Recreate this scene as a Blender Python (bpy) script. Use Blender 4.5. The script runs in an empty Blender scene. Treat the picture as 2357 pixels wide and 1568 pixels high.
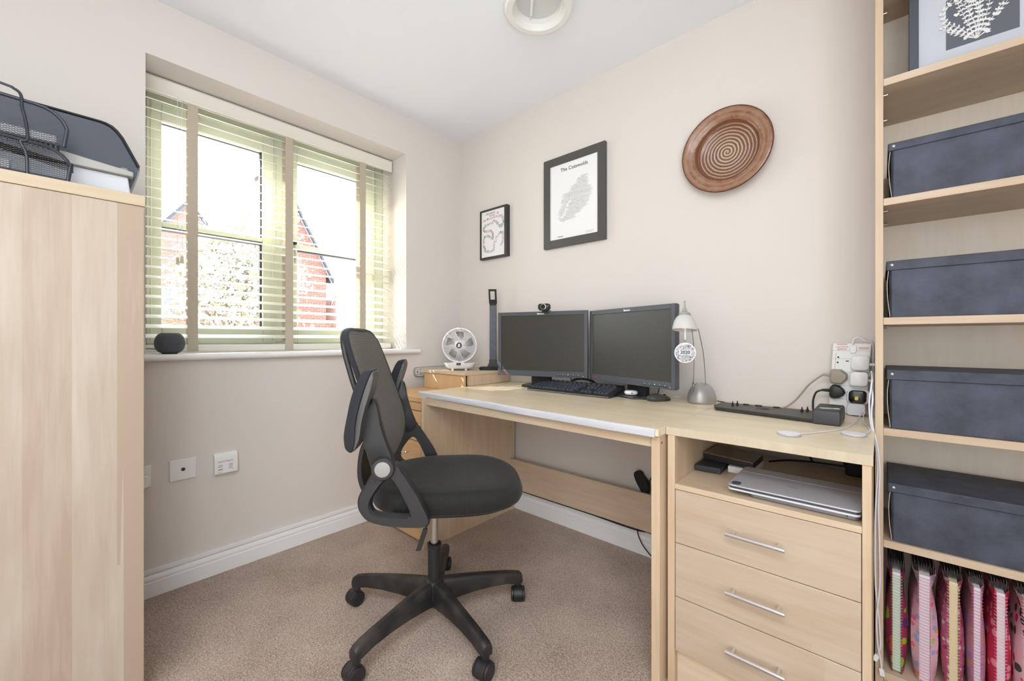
import bpy, bmesh, math, random
from mathutils import Vector, Matrix, noise
random.seed(7)
S = bpy.context.scene
COL = S.collection
PI = math.pi
R = math.radians

# ------------------------------------------------------------------ camera, sky, sun, lights, exposure
YAW = 41.97
cam_d = bpy.data.cameras.new('camera'); cam = bpy.data.objects.new('camera', cam_d); COL.objects.link(cam)
cam.location = (2.17724, -1.88592, 1.03)
cam.rotation_euler = (R(90), 0, R(YAW))
cam_d.sensor_fit = 'HORIZONTAL'; cam_d.sensor_width = 36.0
cam_d.lens = 943.2/2357*36
cam_d.shift_y = -3.5/2357
cam_d.clip_start = 0.01; cam_d.clip_end = 300
S.camera = cam

S.view_settings.view_transform = 'Standard'
S.view_settings.look = 'None'
S.view_settings.gamma = 1.0
S.view_settings.use_curve_mapping = False
S.view_settings.exposure = 0.13

w = bpy.data.worlds.new('sky'); S.world = w; w.use_nodes = True
bg = w.node_tree.nodes['Background']
bg.inputs['Color'].default_value = (0.86, 0.93, 1.0, 1)
bg.inputs['Strength'].default_value = 8.0

def light(name, kind, loc, energy, color=(1, 1, 1), **kw):
    d = bpy.data.lights.new(name, kind); o = bpy.data.objects.new(name, d); COL.objects.link(o)
    o.location = loc; d.energy = energy; d.color = color
    for k, v in kw.items(): setattr(d, k, v)
    return o
sun = light('sun', 'SUN', (-5, -5, 6), 42.0, (1.0, 0.955, 0.90), angle=R(0.53))
sun.rotation_euler = Vector((1.0, 1.10, -1.17)).to_track_quat('-Z', 'Y').to_euler()
# four added fill lamps out of view: overhead, behind the camera, at right, aimed up
fl = light('overhead_fill', 'AREA', (2.35, -2.65, 2.38), 27.0, (0.90, 0.955, 1.0), shape='RECTANGLE', size=1.1, size_y=0.9)
dl = light('rear_fill', 'AREA', (2.25, -3.12, 1.25), 16.0, (0.90, 0.955, 1.0), shape='RECTANGLE', size=1.2, size_y=2.0)  # added soft lamp at the closed rear wall, no door there
dl.rotation_euler = (R(90), 0, R(8))
rl = light('room_fill', 'AREA', (2.98, -2.2, 1.2), 23.0, (0.90, 0.955, 1.0), shape='RECTANGLE', size=1.0, size_y=1.9)
rl.rotation_euler = Vector((-1, 0.15, 0)).to_track_quat('-Z', 'Y').to_euler()
cf = light('upward_fill', 'AREA', (2.5, -1.95, 0.95), 3.2, (0.90, 0.955, 1.0), shape='DISK', size=0.4, spread=R(95))  # added lamp that brightens the ceiling
cf.rotation_euler = (Vector((1.1, -0.9, 2.4)) - cf.location).to_track_quat('-Z', 'Y').to_euler()
wp = light('window_portal', 'AREA', (-0.40, -1.045, 1.57), 1.0, shape='RECTANGLE', size=1.2, size_y=1.2)
wp.rotation_euler = Vector((1, 0, 0)).to_track_quat('-Z', 'Y').to_euler()
wp.data.cycles.is_portal = True

# ------------------------------------------------------------------ materials
def lin(c):
    out = []
    for v in c:
        v = v/255.0
        out.append(v/12.92 if v <= 0.04045 else ((v+0.055)/1.055)**2.4)
    return (out[0], out[1], out[2], 1.0)
MATS = {}
def pbr(name, rgb, rough=0.5, metal=0.0, **kw):
    m = bpy.data.materials.new(name); m.use_nodes = True
    b = m.node_tree.nodes['Principled BSDF']
    b.inputs['Base Color'].default_value = lin(rgb)
    b.inputs['Roughness'].default_value = rough
    b.inputs['Metallic'].default_value = metal
    for k, v in kw.items(): b.inputs[k].default_value = v
    MATS[name] = m
    return m
def nodes(m):
    return m.node_tree.nodes, m.node_tree.links, m.node_tree.nodes['Principled BSDF']
def coord(nt, lk, scale=(1, 1, 1), kind='Object', rot=(0, 0, 0)):
    tc = nt.new('ShaderNodeTexCoord'); mp = nt.new('ShaderNodeMapping')
    mp.inputs['Scale'].default_value = scale; mp.inputs['Rotation'].default_value = rot
    lk.new(tc.outputs[kind], mp.inputs['Vector']); return mp.outputs['Vector']
def ramp(nt, lk, fac, stops):
    r = nt.new('ShaderNodeValToRGB'); el = r.color_ramp.elements
    el[0].position, el[0].color = stops[0][0], stops[0][1]
    el[1].position, el[1].color = stops[-1][0], stops[-1][1]
    for p, c in stops[1:-1]:
        e = el.new(p); e.color = c
    lk.new(fac, r.inputs['Fac']); return r.outputs['Color']
def noise_tex(nt, lk, vec, scale, detail=3, rough=0.5, dist=0.0):
    n = nt.new('ShaderNodeTexNoise'); n.inputs['Scale'].default_value = scale
    n.inputs['Detail'].default_value = detail; n.inputs['Roughness'].default_value = rough
    n.inputs['Distortion'].default_value = dist
    lk.new(vec, n.inputs['Vector']); return n.outputs['Fac']
def bump(nt, lk, b, h, strength, dist=0.002):
    bp = nt.new('ShaderNodeBump'); bp.inputs['Strength'].default_value = strength
    bp.inputs['Distance'].default_value = dist
    lk.new(h, bp.inputs['Height']); lk.new(bp.outputs['Normal'], b.inputs['Normal'])

def wood(name, light_rgb, dark_rgb, axis='x', rough=0.42, plank=0.11, blocky=0.16, along=0.35):
    """maple / beech foil: long streaks along `axis`, strip-like tone changes across it"""
    m = pbr(name, light_rgb, rough); nt, lk, b = nodes(m)
    k = {'x': 0, 'y': 1, 'z': 2}[axis]
    sc = [14.0, 14.0, 14.0]; sc[k] = 0.9
    fine = noise_tex(nt, lk, coord(nt, lk, tuple(sc)), 5.0, 4, 0.6, 0.4)
    sc2 = [1/plank]*3; sc2[k] = along
    v = nt.new('ShaderNodeTexVoronoi'); v.feature = 'F1'; v.distance = 'CHEBYCHEV'
    v.inputs['Randomness'].default_value = 0.6
    v.inputs['Scale'].default_value = 1.0
    lk.new(coord(nt, lk, tuple(sc2)), v.inputs['Vector'])
    sx = nt.new('ShaderNodeSeparateColor'); lk.new(v.outputs['Color'], sx.inputs['Color'])
    sc3 = [6.0]*3; sc3[k] = 1.2
    wv = noise_tex(nt, lk, coord(nt, lk, tuple(sc3)), 1.6, 2, 0.5, 1.5)
    mx = nt.new('ShaderNodeMath'); mx.operation = 'MULTIPLY_ADD'
    lk.new(sx.outputs['Red'], mx.inputs[0]); mx.inputs[1].default_value = blocky
    ad = nt.new('ShaderNodeMath'); ad.operation = 'MULTIPLY_ADD'
    lk.new(fine, ad.inputs[0]); ad.inputs[1].default_value = 0.55
    w2 = nt.new('ShaderNodeMath'); w2.operation = 'MULTIPLY'; w2.inputs[1].default_value = 0.55
    lk.new(wv, w2.inputs[0]); lk.new(w2.outputs[0], ad.inputs[2])
    lk.new(ad.outputs[0], mx.inputs[2])
    col = ramp(nt, lk, mx.outputs[0], [(0.38, lin(light_rgb)), (0.98, lin(dark_rgb))])
    lk.new(col, b.inputs['Base Color'])
    bump(nt, lk, b, fine, 0.05, 0.0005)
    return m

M_wall = pbr('wall_paint', (222, 216, 210), 0.85)
nt, lk, b = nodes(M_wall)
bump(nt, lk, b, noise_tex(nt, lk, coord(nt, lk), 260, 3), 0.05, 0.001)
M_ceil = pbr('ceiling_paint', (240, 243, 248), 0.9)
M_white = pbr('white_gloss_paint', (240, 239, 239), 0.35)
M_carpet = pbr('carpet_pile', (160, 136, 118), 1.0)
nt, lk, b = nodes(M_carpet)
cv = coord(nt, lk)
n1 = noise_tex(nt, lk, cv, 210, 3, 0.7); n2 = noise_tex(nt, lk, cv, 5, 3, 0.5)
a = nt.new('ShaderNodeMath'); a.operation = 'MULTIPLY_ADD'; lk.new(n2, a.inputs[0]); a.inputs[1].default_value = 0.25
lk.new(n1, a.inputs[2])
lk.new(ramp(nt, lk, a.outputs[0], [(0.44, lin((128, 106, 92))), (0.62, lin((184, 160, 142))), (0.80, lin((220, 200, 184)))]), b.inputs['Base Color'])
bump(nt, lk, b, n1, 0.9, 0.006)
b.inputs['Sheen Weight'].default_value = 0.25

W_edge = wood('maple_edge_band', (220, 204, 180), (200, 180, 152), 'z', 0.45)
W_v = wood('maple_board_upright', (220, 200, 172), (194, 164, 132), 'z')
W_x = wood('maple_board_lengthwise', (219, 201, 175), (194, 166, 136), 'x')
W_drawer = wood('maple_drawer_front', (204, 188, 168), (182, 158, 134), 'x')
W_y = wood('maple_board_crosswise', (219, 201, 175), (194, 166, 136), 'y')
W_top = wood('maple_desktop', (242, 228, 202), (216, 195, 160), 'x', 0.30, 0.07, 0.3)
W_beech_y = wood('beech_board', (228, 190, 140), (206, 160, 106), 'x', 0.4)
W_beech_z = wood('beech_board_upright', (224, 190, 146), (200, 160, 112), 'z', 0.4)
W_cab = wood('pale_maple_side', (198, 187, 173), (174, 155, 136), 'z', 0.35, 0.095, 0.5, 0.2)
W_shelf = wood('bookcase_maple', (210, 190, 166), (188, 160, 132), 'x', 0.45, 0.12, 0.2)
W_back = wood('bookcase_backing', (250, 242, 228), (238, 226, 206), 'z', 0.6, 0.2, 0.2)
M_ply = wood('bookcase_edge', (206, 184, 158), (184, 156, 128), 'z', 0.45, 0.3, 0.3)

M_sage = pbr('sage_cream_paint', (206, 212, 190), 0.4)
M_blind = pbr('cream_wood_blind', (236, 233, 222), 0.4)
M_tape = pbr('linen_tape', (186, 174, 152), 0.9)
nt, lk, b = nodes(M_tape)
lk.new(ramp(nt, lk, noise_tex(nt, lk, coord(nt, lk, (1, 1, 14)), 60, 3), [(0.3, lin((184, 172, 152))), (0.7, lin((196, 186, 168)))]), b.inputs['Base Color'])
b.inputs['Transmission Weight'].default_value = 0.0
M_black = pbr('black_plastic', (38, 38, 40), 0.42)
M_blackm = pbr('matt_black', (30, 30, 31), 0.7)
M_dark = pbr('dark_rubber', (18, 18, 19), 0.6)
M_gasket = pbr('window_gasket', (40, 44, 48), 0.6)
M_chrome = pbr('chrome', (225, 225, 228), 0.12, 1.0)
M_steel = pbr('brushed_steel', (200, 198, 196), 0.32, 1.0)
M_silver = pbr('silver_plastic', (170, 168, 164), 0.38, 0.35)
M_wplastic = pbr('white_plastic', (240, 240, 243), 0.28)
M_socket = pbr('white_socket_plastic', (236, 236, 234), 0.3)
M_grey = pbr('grey_disc', (158, 157, 155), 0.5)
M_bezel = pbr('charcoal_bezel', (78, 82, 88), 0.45)
M_screen = pbr('matt_screen', (60, 59, 52), 0.38)
nt, lk, b = nodes(M_screen)
lk.new(ramp(nt, lk, noise_tex(nt, lk, coord(nt, lk), 700, 2), [(0.35, lin((50, 49, 43))), (0.7, lin((72, 71, 64)))]), b.inputs['Base Color'])
M_slate = pbr('slate_plastic', (72, 78, 88), 0.42)
M_alu = pbr('space_grey_aluminium', (196, 196, 204), 0.38, 0.25)
M_red = pbr('red_print', (205, 50, 62), 0.5)
M_ink = pbr('dark_print', (62, 60, 62), 0.6)
M_grink = pbr('grey_print', (150, 150, 150), 0.7)
M_paper = pbr('white_paper', (240, 240, 240), 0.7)
M_pframe = pbr('dark_grey_frame', (78, 78, 76), 0.45)
M_bframe = pbr('black_frame', (52, 51, 50), 0.4)
M_cable = pbr('white_cable', (226, 226, 234), 0.4)
M_bcable = pbr('black_cable', (16, 16, 18), 0.5)
M_gcable = pbr('beige_cable', (160, 150, 136), 0.5)
M_box = pbr('black_card_box', (64, 67, 76), 0.62)
nt, lk, b = nodes(M_box)
cv = coord(nt, lk)
lk.new(ramp(nt, lk, noise_tex(nt, lk, cv, 14, 5, 0.65), [(0.35, lin((54, 58, 70))), (0.75, lin((80, 86, 102)))]), b.inputs['Base Color'])
bump(nt, lk, b, noise_tex(nt, lk, cv, 500, 2), 0.15, 0.0006)
M_card = pbr('raw_card', (200, 188, 168), 0.8)

# glass that lets daylight through (thin pane)
M_glass = bpy.data.materials.new('window_glass'); M_glass.use_nodes = True
nt = M_glass.node_tree.nodes; lk = M_glass.node_tree.links; nt.clear()
o_ = nt.new('ShaderNodeOutputMaterial'); mix = nt.new('ShaderNodeMixShader'); tr = nt.new('ShaderNodeBsdfTransparent')
gl = nt.new('ShaderNodeBsdfGlossy'); gl.inputs['Roughness'].default_value = 0.02
fr = nt.new('ShaderNodeFresnel'); fr.inputs['IOR'].default_value = 1.35
lk.new(fr.outputs[0], mix.inputs[0]); lk.new(tr.outputs[0], mix.inputs[1]); lk.new(gl.outputs[0], mix.inputs[2])
lk.new(mix.outputs[0], o_.inputs['Surface'])
def frosted(name, rgb, trans=0.5, rough=0.5):
    m = pbr(name, rgb, rough); b = m.node_tree.nodes['Principled BSDF']
    b.inputs['Transmission Weight'].default_value = trans; return m
M_frost = frosted('frosted_shade', (236, 234, 230), 0.35, 0.5)

# mesh fabrics of the chair: fine ribs
def ribbed(name, rgb_a, rgb_b, axis, freq, rough=0.75, strength=0.5):
    m = pbr(name, rgb_a, rough); nt, lk, b = nodes(m)
    wv = nt.new('ShaderNodeTexWave'); wv.wave_type = 'BANDS'; wv.bands_direction = axis
    wv.inputs['Scale'].default_value = freq; wv.inputs['Distortion'].default_value = 0.3
    wv.inputs['Detail'].default_value = 1.0
    lk.new(coord(nt, lk), wv.inputs['Vector'])
    lk.new(ramp(nt, lk, wv.outputs['Fac'], [(0.25, lin(rgb_a)), (0.75, lin(rgb_b))]), b.inputs['Base Color'])
    bump(nt, lk, b, wv.outputs['Fac'], strength, 0.002)
    b.inputs['Sheen Weight'].default_value = 0.12; b.inputs['Sheen Roughness'].default_value = 0.4
    return m
M_seat = ribbed('seat_mesh', (13, 13, 14), (36, 36, 35), 'X', 92)
M_backmesh = ribbed('backrest_mesh', (58, 57, 54), (142, 138, 127), 'Z', 95)
M_fabric = ribbed('pad_fabric', (34, 36, 41), (42, 44, 50), 'X', 230, 0.85, 0.1)
M_chairpl = pbr('chair_plastic', (44, 44, 46), 0.45)
nt, lk, b = nodes(M_chairpl); bump(nt, lk, b, noise_tex(nt, lk, coord(nt, lk), 700, 2), 0.12, 0.0005)
M_basepl = pbr('chair_base_plastic', (36, 35, 35), 0.5)
nt, lk, b = nodes(M_basepl)
lk.new(ramp(nt, lk, noise_tex(nt, lk, coord(nt, lk), 14, 4), [(0.45, lin((34, 33, 34))), (0.8, lin((70, 66, 62)))]), b.inputs['Base Color'])
M_shell = pbr('pad_shell', (84, 84, 84), 0.42)

# ------------------------------------------------------------------ mesh helpers
WM = {}     # object name -> world matrix of its coordinate frame
class MB:
    def __init__(s): s.bm = bmesh.new(); s.mi = 0
    def mat(s, i): s.mi = i; return s
    def face(s, vs):
        try: f = s.bm.faces.new(vs); f.material_index = s.mi; return f
        except ValueError: return None
    def box(s, x0, x1, y0, y1, z0, z1):
        v = [s.bm.verts.new(p) for p in ((x0,y0,z0),(x1,y0,z0),(x1,y1,z0),(x0,y1,z0),(x0,y0,z1),(x1,y0,z1),(x1,y1,z1),(x0,y1,z1))]
        for q in ((0,3,2,1),(4,5,6,7),(0,1,5,4),(1,2,6,5),(2,3,7,6),(3,0,4,7)): s.face([v[i] for i in q])
        return s
    def obox(s, c, ux, uy, uz, hx, hy, hz):
        c = Vector(c); ux, uy, uz = Vector(ux)*hx, Vector(uy)*hy, Vector(uz)*hz
        v = [s.bm.verts.new(c + a*ux + b_*uy + g*uz) for a, b_, g in ((-1,-1,-1),(1,-1,-1),(1,1,-1),(-1,1,-1),(-1,-1,1),(1,-1,1),(1,1,1),(-1,1,1))]
        for q in ((0,3,2,1),(4,5,6,7),(0,1,5,4),(1,2,6,5),(2,3,7,6),(3,0,4,7)): s.face([v[i] for i in q])
        return s
    def prism(s, pts, a, b, axis='z'):
        """extrude the 2-D outline pts between a and b along an axis; pts are the two other coordinates in xyz order"""
        def P(p, h):
            if axis == 'z': return (p[0], p[1], h)
            if axis == 'y': return (p[0], h, p[1])
            return (h, p[0], p[1])
        A = [s.bm.verts.new(P(p, a)) for p in pts]; B = [s.bm.verts.new(P(p, b)) for p in pts]
        n = len(pts); s.face(A[::-1]); s.face(B)
        for i in range(n): s.face([A[i], A[(i+1) % n], B[(i+1) % n], B[i]])
        return s
    def loft(s, rings, closed=True, cap=True):
        rs = [[s.bm.verts.new(p) for p in r] for r in rings]
        for i in range(len(rs)-1):
            A, B = rs[i], rs[i+1]; n = len(A)
            for j in range(n if closed else n-1):
                s.face([A[j], A[(j+1) % n], B[(j+1) % n], B[j]])
        if cap and closed: s.face(rs[0][::-1]); s.face(rs[-1])
        return s
    def tube(s, pts, r, n=8, cap=True, rr=None):
        pts = [Vector(p) for p in pts]; rings = []; up = None
        for i, p in enumerate(pts):
            t = (pts[min(i+1, len(pts)-1)] - pts[max(i-1, 0)]).normalized()
            if up is None:
                up = t.orthogonal().normalized()
            up = (up - t*up.dot(t))
            up = up.normalized() if up.length > 1e-6 else t.orthogonal().normalized()
            sd = t.cross(up); q = rr[i] if rr else r
            rings.append([p + (up*math.cos(2*PI*k/n) + sd*math.sin(2*PI*k/n))*q for k in range(n)])
        return s.loft(rings, True, cap)
    def cyl(s, p0, p1, r0, r1=None, n=24):
        return s.tube([p0, p1], r0, n, True, [r0, r0 if r1 is None else r1])
    def lathe(s, prof, c=(0, 0, 0), n=32, ax=(0, 0, 1), cap=True, sx=1.0, sy=1.0):
        c = Vector(c); ax = Vector(ax).normalized()
        u = Vector((1, 0, 0)) if abs(ax.z) > 0.9 else Vector((0, 0, 1)).cross(ax).normalized()
        v = ax.cross(u)
        return s.loft([[c + ax*z + (u*math.cos(2*PI*k/n)*sx + v*math.sin(2*PI*k/n)*sy)*r for k in range(n)] for r, z in prof], True, cap)
    def quad(s, a, b, c, d):
        s.face([s.bm.verts.new(p) for p in (a, b, c, d)]); return s
    def build(s, name, mats, parent=None, local=False, smooth=True, bevel=0.0, seg=2, solid=0.0, angle=35, sub=0, base=None):
        bm = s.bm
        bmesh.ops.recalc_face_normals(bm, faces=bm.faces[:])
        if parent is not None:
            Mx = WM[parent.name]
            if not local: bm.transform(Mx.inverted())
            loc = Vector((0, 0, 0))
        else:
            xs = [v.co for v in bm.verts]
            lo = Vector([min(c[i] for c in xs) for i in range(3)]); hi = Vector([max(c[i] for c in xs) for i in range(3)])
            loc = Vector(base) if base is not None else Vector(((lo.x+hi.x)/2, (lo.y+hi.y)/2, lo.z))
            bm.transform(Matrix.Translation(-loc)); Mx = Matrix.Translation(loc)
        me = bpy.data.meshes.new(name); bm.to_mesh(me); bm.free()
        if not isinstance(mats, (list, tuple)): mats = [mats]
        for m in mats: me.materials.append(m)
        if smooth:
            for p in me.polygons: p.use_smooth = True
            me.set_sharp_from_angle(angle=R(angle))
        o = bpy.data.objects.new(name, me); COL.objects.link(o)
        o.location = loc
        if parent is not None: o.parent = parent; Mx = WM[parent.name]
        WM[o.name] = Mx
        if solid:
            md = o.modifiers.new('thickness', 'SOLIDIFY'); md.thickness = solid; md.offset = 0
        if bevel:
            md = o.modifiers.new('bevel', 'BEVEL'); md.width = bevel; md.segments = seg; md.limit_method = 'ANGLE'; md.angle_limit = R(30)
            md.harden_normals = False
        if sub:
            md = o.modifiers.new('subdivision', 'SUBSURF'); md.levels = sub; md.render_levels = sub
        return o
def tag(o, label, cat, group=None):
    o['label'] = label; o['category'] = cat
    if group: o['group'] = group
    return o
def struct(o): o['kind'] = 'structure'; return o
def thing(name, label, cat, loc, rotz=0, group=None, rot=None):
    o = bpy.data.objects.new(name, None); COL.objects.link(o); o.location = loc
    o.empty_display_size = 0.05
    e = rot if rot is not None else (0, 0, rotz)
    o.rotation_euler = e
    from mathutils import Euler
    WM[o.name] = Matrix.Translation(Vector(loc)) @ Euler(e).to_matrix().to_4x4()
    return tag(o, label, cat, group)
def copy_tree(o, parent=None):
    c = o.copy(); COL.objects.link(c)
    if parent is not None: c.parent = parent
    for ch in [q for q in COL.objects if q.parent == o]: copy_tree(ch, c)
    return c
def bx(name, m, p, x0, x1, y0, y1, z0, z1, bevel=0.0015, **kw):
    return MB().box(x0, x1, y0, y1, z0, z1).build(name, m, p, bevel=bevel, **kw)
def rrect(w, h, r, n=5, cx=0, cy=0):
    pts = []
    for qx, qy, a0 in ((1, 1, 0), (-1, 1, 90), (-1, -1, 180), (1, -1, 270)):
        for k in range(n+1):
            a = R(a0 + 90*k/n); pts.append((cx + qx*(w/2-r) + r*math.cos(a), cy + qy*(h/2-r) + r*math.sin(a)))
    return pts
def spline(pts, n=8):
    pts = [Vector(p) for p in pts]; out = []
    for i in range(len(pts)-1):
        p0 = pts[max(i-1, 0)]; p1 = pts[i]; p2 = pts[i+1]; p3 = pts[min(i+2, len(pts)-1)]
        for k in range(n):
            t = k/n
            out.append(0.5*((2*p1) + (p2-p0)*t + (2*p0-5*p1+4*p2-p3)*t*t + (3*p1-p0-3*p2+p3)*t**3))
    out.append(pts[-1]); return out
def interp(tab, x):
    if x <= tab[0][0]: return tab[0][1]
    for (a, b_), (c, d) in zip(tab, tab[1:]):
        if x <= c: return b_ + (d-b_)*(x-a)/(c-a)
    return tab[-1][1]
def text(body, size, origin, ux, uz, m, parent, name='lettering', depth=0.0004, align='LEFT', bold=0.0, sx=1.0):
    """raised lettering: origin = baseline start, ux = reading direction, uz = letter-up direction"""
    cu = bpy.data.curves.new(name, 'FONT'); cu.body = body; cu.size = size; cu.align_x = align
    cu.extrude = depth/2; cu.offset = bold; cu.resolution_u = 3
    t = bpy.data.objects.new(name, cu); COL.objects.link(t)
    me = bpy.data.meshes.new_from_object(t.evaluated_get(bpy.context.evaluated_depsgraph_get()))
    bpy.data.objects.remove(t); bpy.data.curves.remove(cu)
    ux = Vector(ux).normalized(); uz = Vector(uz).normalized(); n = ux.cross(uz)
    Mt = Matrix.Translation(Vector(origin)) @ Matrix((ux*sx, uz, n)).transposed().to_4x4()
    me.transform(Mt)
    if parent is not None: me.transform(WM[parent.name].inverted())
    me.name = name; me.materials.clear(); me.materials.append(m)
    o = bpy.data.objects.new(name, me); COL.objects.link(o)
    if parent is not None: o.parent = parent; WM[o.name] = WM[parent.name]
    return o

# ------------------------------------------------------------------ room shell
RX, RY, RZ = 3.02, -3.2, 2.4
WY0, WY1, WZ0, WZ1, WT = -1.6485, -0.442, 0.941, 2.172, -0.42
struct(bx('floor', M_carpet, None, WT, RX+0.1, RY-0.1, 0.1, -0.12, 0.0, 0))
struct(bx('ceiling', M_ceil, None, WT, RX+0.1, RY-0.1, 0.1, RZ, RZ+0.12, 0))
struct(bx('wall_back', M_wall, None, WT, RX+0.1, 0.0, 0.1, 0, RZ, 0))
struct(bx('wall_right', M_wall, None, RX, RX+0.1, RY, 0.0, 0, RZ, 0))
struct(bx('wall_front', M_wall, None, WT, RX+0.1, RY-0.1, RY, 0, RZ, 0))
mb = MB()
mb.box(WT, 0, RY, WY0, 0, RZ); mb.box(WT, 0, WY1, 0, 0, RZ)
mb.box(WT, 0, WY0, WY1, 0, WZ0); mb.box(WT, 0, WY0, WY1, WZ1, RZ)
struct(mb.build('wall_left', M_wall, smooth=False))

def skirting(name, p0, p1, nrm, h=0.088):
    prof = [(0, 0), (0.018, 0), (0.018, 0.058), (0.015, 0.061), (0.0165, 0.066), (0.0165, 0.074), (0.012, 0.082), (0.006, h), (0, h)]
    p0, p1, nrm = Vector(p0), Vector(p1), Vector(nrm)
    o = MB().loft([[p + nrm*a + Vector((0, 0, z)) for a, z in prof] for p in (p0, p1)]).build(name, M_white)
    return struct(o)
skirting('baseboard_left', (0, RY, 0), (0, -0.0, 0), (1, 0, 0))
skirting('baseboard_back', (0.018, 0, 0), (RX, 0, 0), (0, -1, 0))
struct(bx('trim_1', M_white, None, 0, 0.013, RY, -0.001, 0.0905, 0.109, 0.002))
struct(bx('trim_2', M_white, None, 0.0135, 2.16, -0.013, 0.0, 0.0905, 0.109, 0.002))

# window board with a rounded nose
prof = [(-0.265, 0.941), (0.026, 0.941)] + [(0.026+0.0135*math.cos(R(a)), 0.9545+0.0135*math.sin(R(a))) for a in range(-75, 91, 15)] + [(-0.265, 0.968)]
mb = MB()
mb.prism([p for p in prof if True], WY0+0.0005, WY1-0.0005, 'y')
mb.prism([(0.0005, 0.941)] + prof[1:-1] + [(0.0005, 0.968)], WY0-0.06, WY0+0.0005, 'y')
mb.prism([(0.0005, 0.941)] + prof[1:-1] + [(0.0005, 0.968)], WY1-0.0005, WY1+0.08, 'y')
struct(mb.build('trim_3', M_white))

# window: outer frame, two sashes with glazing bars, glass, handle
win = bpy.data.objects.new('window_1', None); COL.objects.link(win); win['kind'] = 'structure'
win.location = (-0.30, -1.045, 0.968); WM['window_1'] = Matrix.Translation(Vector((-0.30, -1.045, 0.968)))
FX0, FX1 = -0.345, -0.272
mb = MB()
mb.box(FX0, FX1, WY0, WY0+0.032, 0.968, WZ1); mb.box(FX0, FX1, WY1-0.055, WY1, 0.968, WZ1)
mb.box(FX0, FX1, WY0+0.032, WY1-0.055, 0.968, 1.012); mb.box(FX0, FX1, WY0+0.032, WY1-0.055, 2.115, WZ1)
mb.box(FX0, FX1, -1.093, -1.035, 1.012, 2.115)
mb.build('window_frame', M_sage, win, bevel=0.004)
def sash(y0, y1, gy0, gy1, bar):
    gz0, gz1 = 1.087, 2.028
    m = MB(); X0, X1 = -0.335, -0.262
    m.box(X0, X1, y0, gy0, 1.008, 2.12); m.box(X0, X1, gy1, y1, 1.008, 2.12)
    m.box(X0, X1, gy0, gy1, 1.008, gz0); m.box(X0, X1, gy0, gy1, gz1, 2.12)
    m.box(X0+0.018, X1-0.006, gy0, gy1, bar, bar+0.022)
    m.box(X0+0.026, X1+0.006, y0+0.012, y0+0.018, 1.02, 2.108)
    m.box(X0+0.026, X1+0.006, y1-0.018, y1-0.012, 1.02, 2.108)
    m.box(X0+0.026, X1+0.006, y0+0.012, y1-0.012, 2.102, 2.108)
    o = m.build('sash', M_sage, win, bevel=0.003)
    g = MB()
    t = 0.007
    for z0, z1 in ((gz0, bar), (bar+0.022, gz1)):
        g.box(-0.306, -0.284, gy1-t, gy1, z0, z1)
    g.box(-0.306, -0.276, gy0, gy1-t, bar-0.014, bar)
    g.box(-0.306, -0.296, gy0, gy1-t, gz1-0.003, gz1)
    g.build('gasket', M_gasket, o)
    q = MB()
    q.quad((-0.299, gy0, gz0), (-0.299, gy1, gz0), (-0.299, gy1, gz1), (-0.299, gy0, gz1))
    q.build('glass_pane', M_glass, o, smooth=False)
    return o
sash(-1.617, -1.090, -1.5645, -1.152, 1.545)
s2 = sash(-1.036, -0.500, -0.979, -0.600, 1.540)
mb = MB()
mb.tube([(-0.255, -1.004, 1.560), (-0.235, -1.004, 1.560)], 0.009, 12)
mb.tube(spline([(-0.238, -1.004, 1.562), (-0.234, -1.003, 1.53), (-0.232, -1.0, 1.49), (-0.236, -0.998, 1.45)]), 0.007, 8)
mb.mat(1); mb.lathe([(0.012, 0), (0.013, 0.004), (0.009, 0.012), (0, 0.014)], (-0.234, -1.004, 1.562), 16, (1, 0, 0))
mb.build('window_handle', [M_silver, M_black], win)

# ------------------------------------------------------------------ venetian blind
bl = thing('venetian_blind', 'cream wooden venetian blind with grey-beige tapes hanging in the window recess', 'blind', (-0.17, -1.05, 0.972))
BY0, BY1 = -1.643, -0.452
mb = MB()
prof = [(-0.150, 2.0945), (-0.145, 2.096), (-0.143, 2.101), (-0.145, 2.106), (-0.145, 2.152), (-0.142, 2.157), (-0.145, 2.1645), (-0.155, 2.1645), (-0.155, 2.0945)]
mb.prism(prof, BY0, BY1, 'y'); mb.box(-0.205, -0.155, BY0, BY1, 2.115, 2.1645)
mb.build('headrail', M_blind, bl)
sl = None
zk = 1.043
tilt = R(19.5)
while zk < 2.09:
    m = MB(); c, s_ = math.cos(tilt), math.sin(tilt)
    prof = []
    for u, t in ((-0.025, 0.0003), (-0.012, 0.0020), (0, 0.0025), (0.012, 0.0020), (0.025, 0.0003), (0.025, -0.0010), (0.012, 0.0), (0, 0.0005), (-0.012, 0.0), (-0.025, -0.0010)):
        prof.append((-0.176 + u*c + t*s_, -u*s_ + t*c))
    if sl is None:
        sl = m.prism([(x, zk+z) for x, z in prof], BY0, BY1, 'y').build('slat', M_blind, bl)
        z0s = zk
    else:
        m.bm.free(); d = sl.copy(); COL.objects.link(d); d.parent = bl; d.location = (0, 0, zk - z0s)
    zk += 0.043
mb = MB(); mb.box(-0.202, -0.150, BY0, BY1, 0.972, 1.003); mb.build('bottom_rail', M_blind, bl, bevel=0.004)
for y in (-1.471, -1.0625, -0.6485):
    for x, w_ in ((-0.1475, 0.038), (-0.2045, 0.030)):
        m = MB(); m.box(x-0.0006, x+0.0006, y-w_/2, y+w_/2, 0.985, 2.096)
        if x > -0.2: m.box(x-0.001, x+0.0015, y-w_/2-0.001, y+w_/2+0.001, 0.974, 0.998)
        m.build('ladder_tape', M_tape, bl)
M_wood_knob = pbr('pale_wood_toggle', (222, 210, 184), 0.5)
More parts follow.
